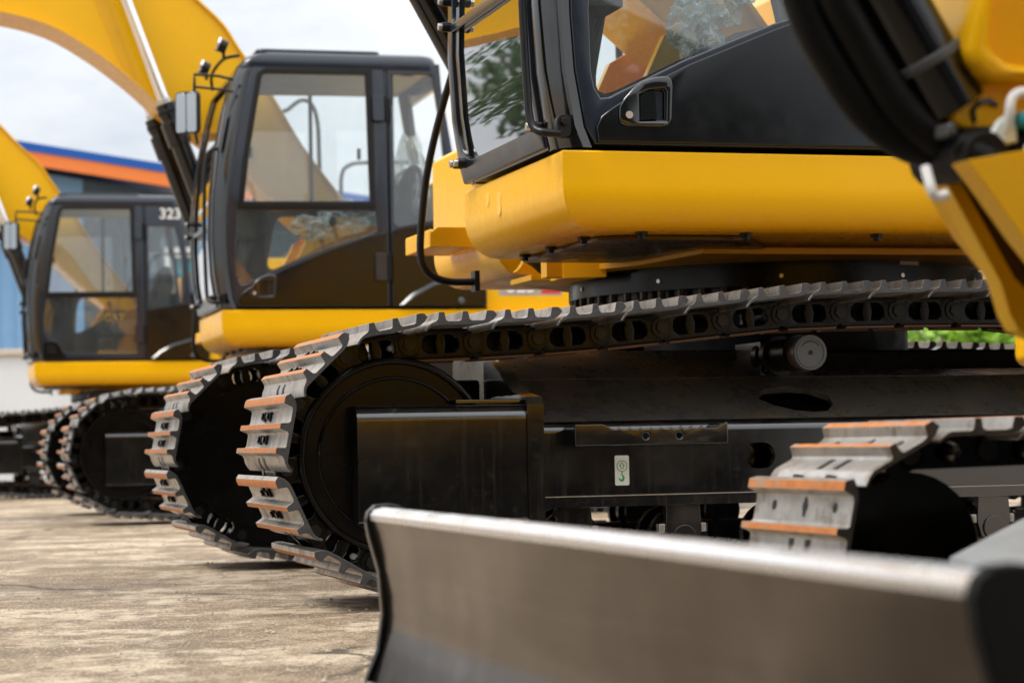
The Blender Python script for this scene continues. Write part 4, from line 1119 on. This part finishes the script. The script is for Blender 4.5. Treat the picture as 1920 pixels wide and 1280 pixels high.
sh = tag(empty('storage_building', (0, 34, 0)), 'pale beige building behind the hedge, glimpsed right of the slewing ring', 'building')
m = MB(); m.box(2.5, 16, 0, 6, 0, 5.2, 'beige'); m.build('wall', sh)
m = MB(); m.box(2.2, 16.3, -.4, 6.4, 5.202, 5.35, 'wall_white'); m.build('roof', sh, .02)
m = MB()
for q in range(4): m.tube([(2.5+q*.1, -.03, 2.9+.25*q), (9, -.03, 3.2+.25*q), (16, -.03, 3.3+.25*q)], .012, 'rubber', 6)
m.build('cable', sh)

# ------------------------------------------------------------------ sky and sun
W = bpy.data.worlds.new('World'); S.world = W; W.use_nodes = True
nt = W.node_tree; nt.nodes.clear()
SUN_EL, SUN_AZ = R(60), math.atan2(-.90, -.33)
sky = nt.nodes.new('ShaderNodeTexSky'); sky.sky_type = 'NISHITA'; sky.sun_disc = False; sky.sun_elevation = SUN_EL; sky.sun_rotation = SUN_AZ
tc = nt.nodes.new('ShaderNodeTexCoord'); mp = nt.nodes.new('ShaderNodeMapping'); mp.inputs['Scale'].default_value = (1, 1, 2.6)
nt.links.new(tc.outputs['Generated'], mp.inputs[0])
n1 = noise_n(nt, mp.outputs[0], 3.2, 9, .6)
n2 = noise_n(nt, mp.outputs[0], 7.0, 8, .6)
cloud = ramp(nt, n2, [(.30, (11.8, 12.7, 14.1)), (.60, (16.6, 16.8, 17.0))])
cov = ramp(nt, n1, [(.22, g(.62)), (.48, g(.97))])
sx = nt.nodes.new('ShaderNodeSeparateXYZ'); nt.links.new(tc.outputs['Generated'], sx.inputs[0])
lift = ramp(nt, sx.outputs['Z'], [(.12, g(.40)), (.75, g(1))])       # overcast vault: zenith about two and a half times the horizon
cloud = mixc(nt, 1.0, cloud, lift, 'MULTIPLY')
c = mixc(nt, cov, sky.outputs[0], cloud)
bg = nt.nodes.new('ShaderNodeBackground'); bg.inputs['Strength'].default_value = .1
wo = nt.nodes.new('ShaderNodeOutputWorld'); nt.links.new(c, bg.inputs[0]); nt.links.new(bg.outputs[0], wo.inputs[0])
sl = bpy.data.lights.new('sun', 'SUN'); sl.energy = 2.0; sl.angle = R(18); sl.color = (1, .95, .87)
so = bpy.data.objects.new('sun', sl); COL.objects.link(so)
sd = Vector((math.sin(SUN_AZ)*math.cos(SUN_EL), math.cos(SUN_AZ)*math.cos(SUN_EL), math.sin(SUN_EL)))
so.rotation_euler = sd.to_track_quat('Z', 'Y').to_euler()

# ------------------------------------------------------------------ camera
F_, ROLL, PITCH = 4200., .0188, math.atan(186/4200)
cp, sp = math.cos(PITCH), math.sin(PITCH); a = math.atan(ROLL)
fw = Vector((0, cp, sp)); u0 = Vector((0, -sp, cp)); r0 = Vector((1, 0, 0))
rt_ = r0*math.cos(a)-u0*math.sin(a); up = r0*math.sin(a)+u0*math.cos(a)
cam = bpy.data.cameras.new('camera'); co = bpy.data.objects.new('camera', cam); COL.objects.link(co)
co.matrix_world = Matrix(((rt_.x, up.x, -fw.x, 0), (rt_.y, up.y, -fw.y, 0), (rt_.z, up.z, -fw.z, .49), (0, 0, 0, 1)))
cam.sensor_fit = 'HORIZONTAL'; cam.sensor_width = 36; cam.lens = F_/1920*36; cam.clip_start = .05; cam.clip_end = 3000
cam.dof.use_dof = True; cam.dof.focus_distance = 6.6; cam.dof.aperture_fstop = 4.4
S.camera = co
S.view_settings.view_transform = 'Standard'; S.view_settings.look = 'None'; S.view_settings.gamma = 1; S.view_settings.exposure = .6
S.cycles.use_denoising = True
S.cycles.max_bounces = 8; S.cycles.transparent_max_bounces = 16; S.cycles.caustics_reflective = False; S.cycles.caustics_refractive = False
S.cycles.sample_clamp_indirect = 6
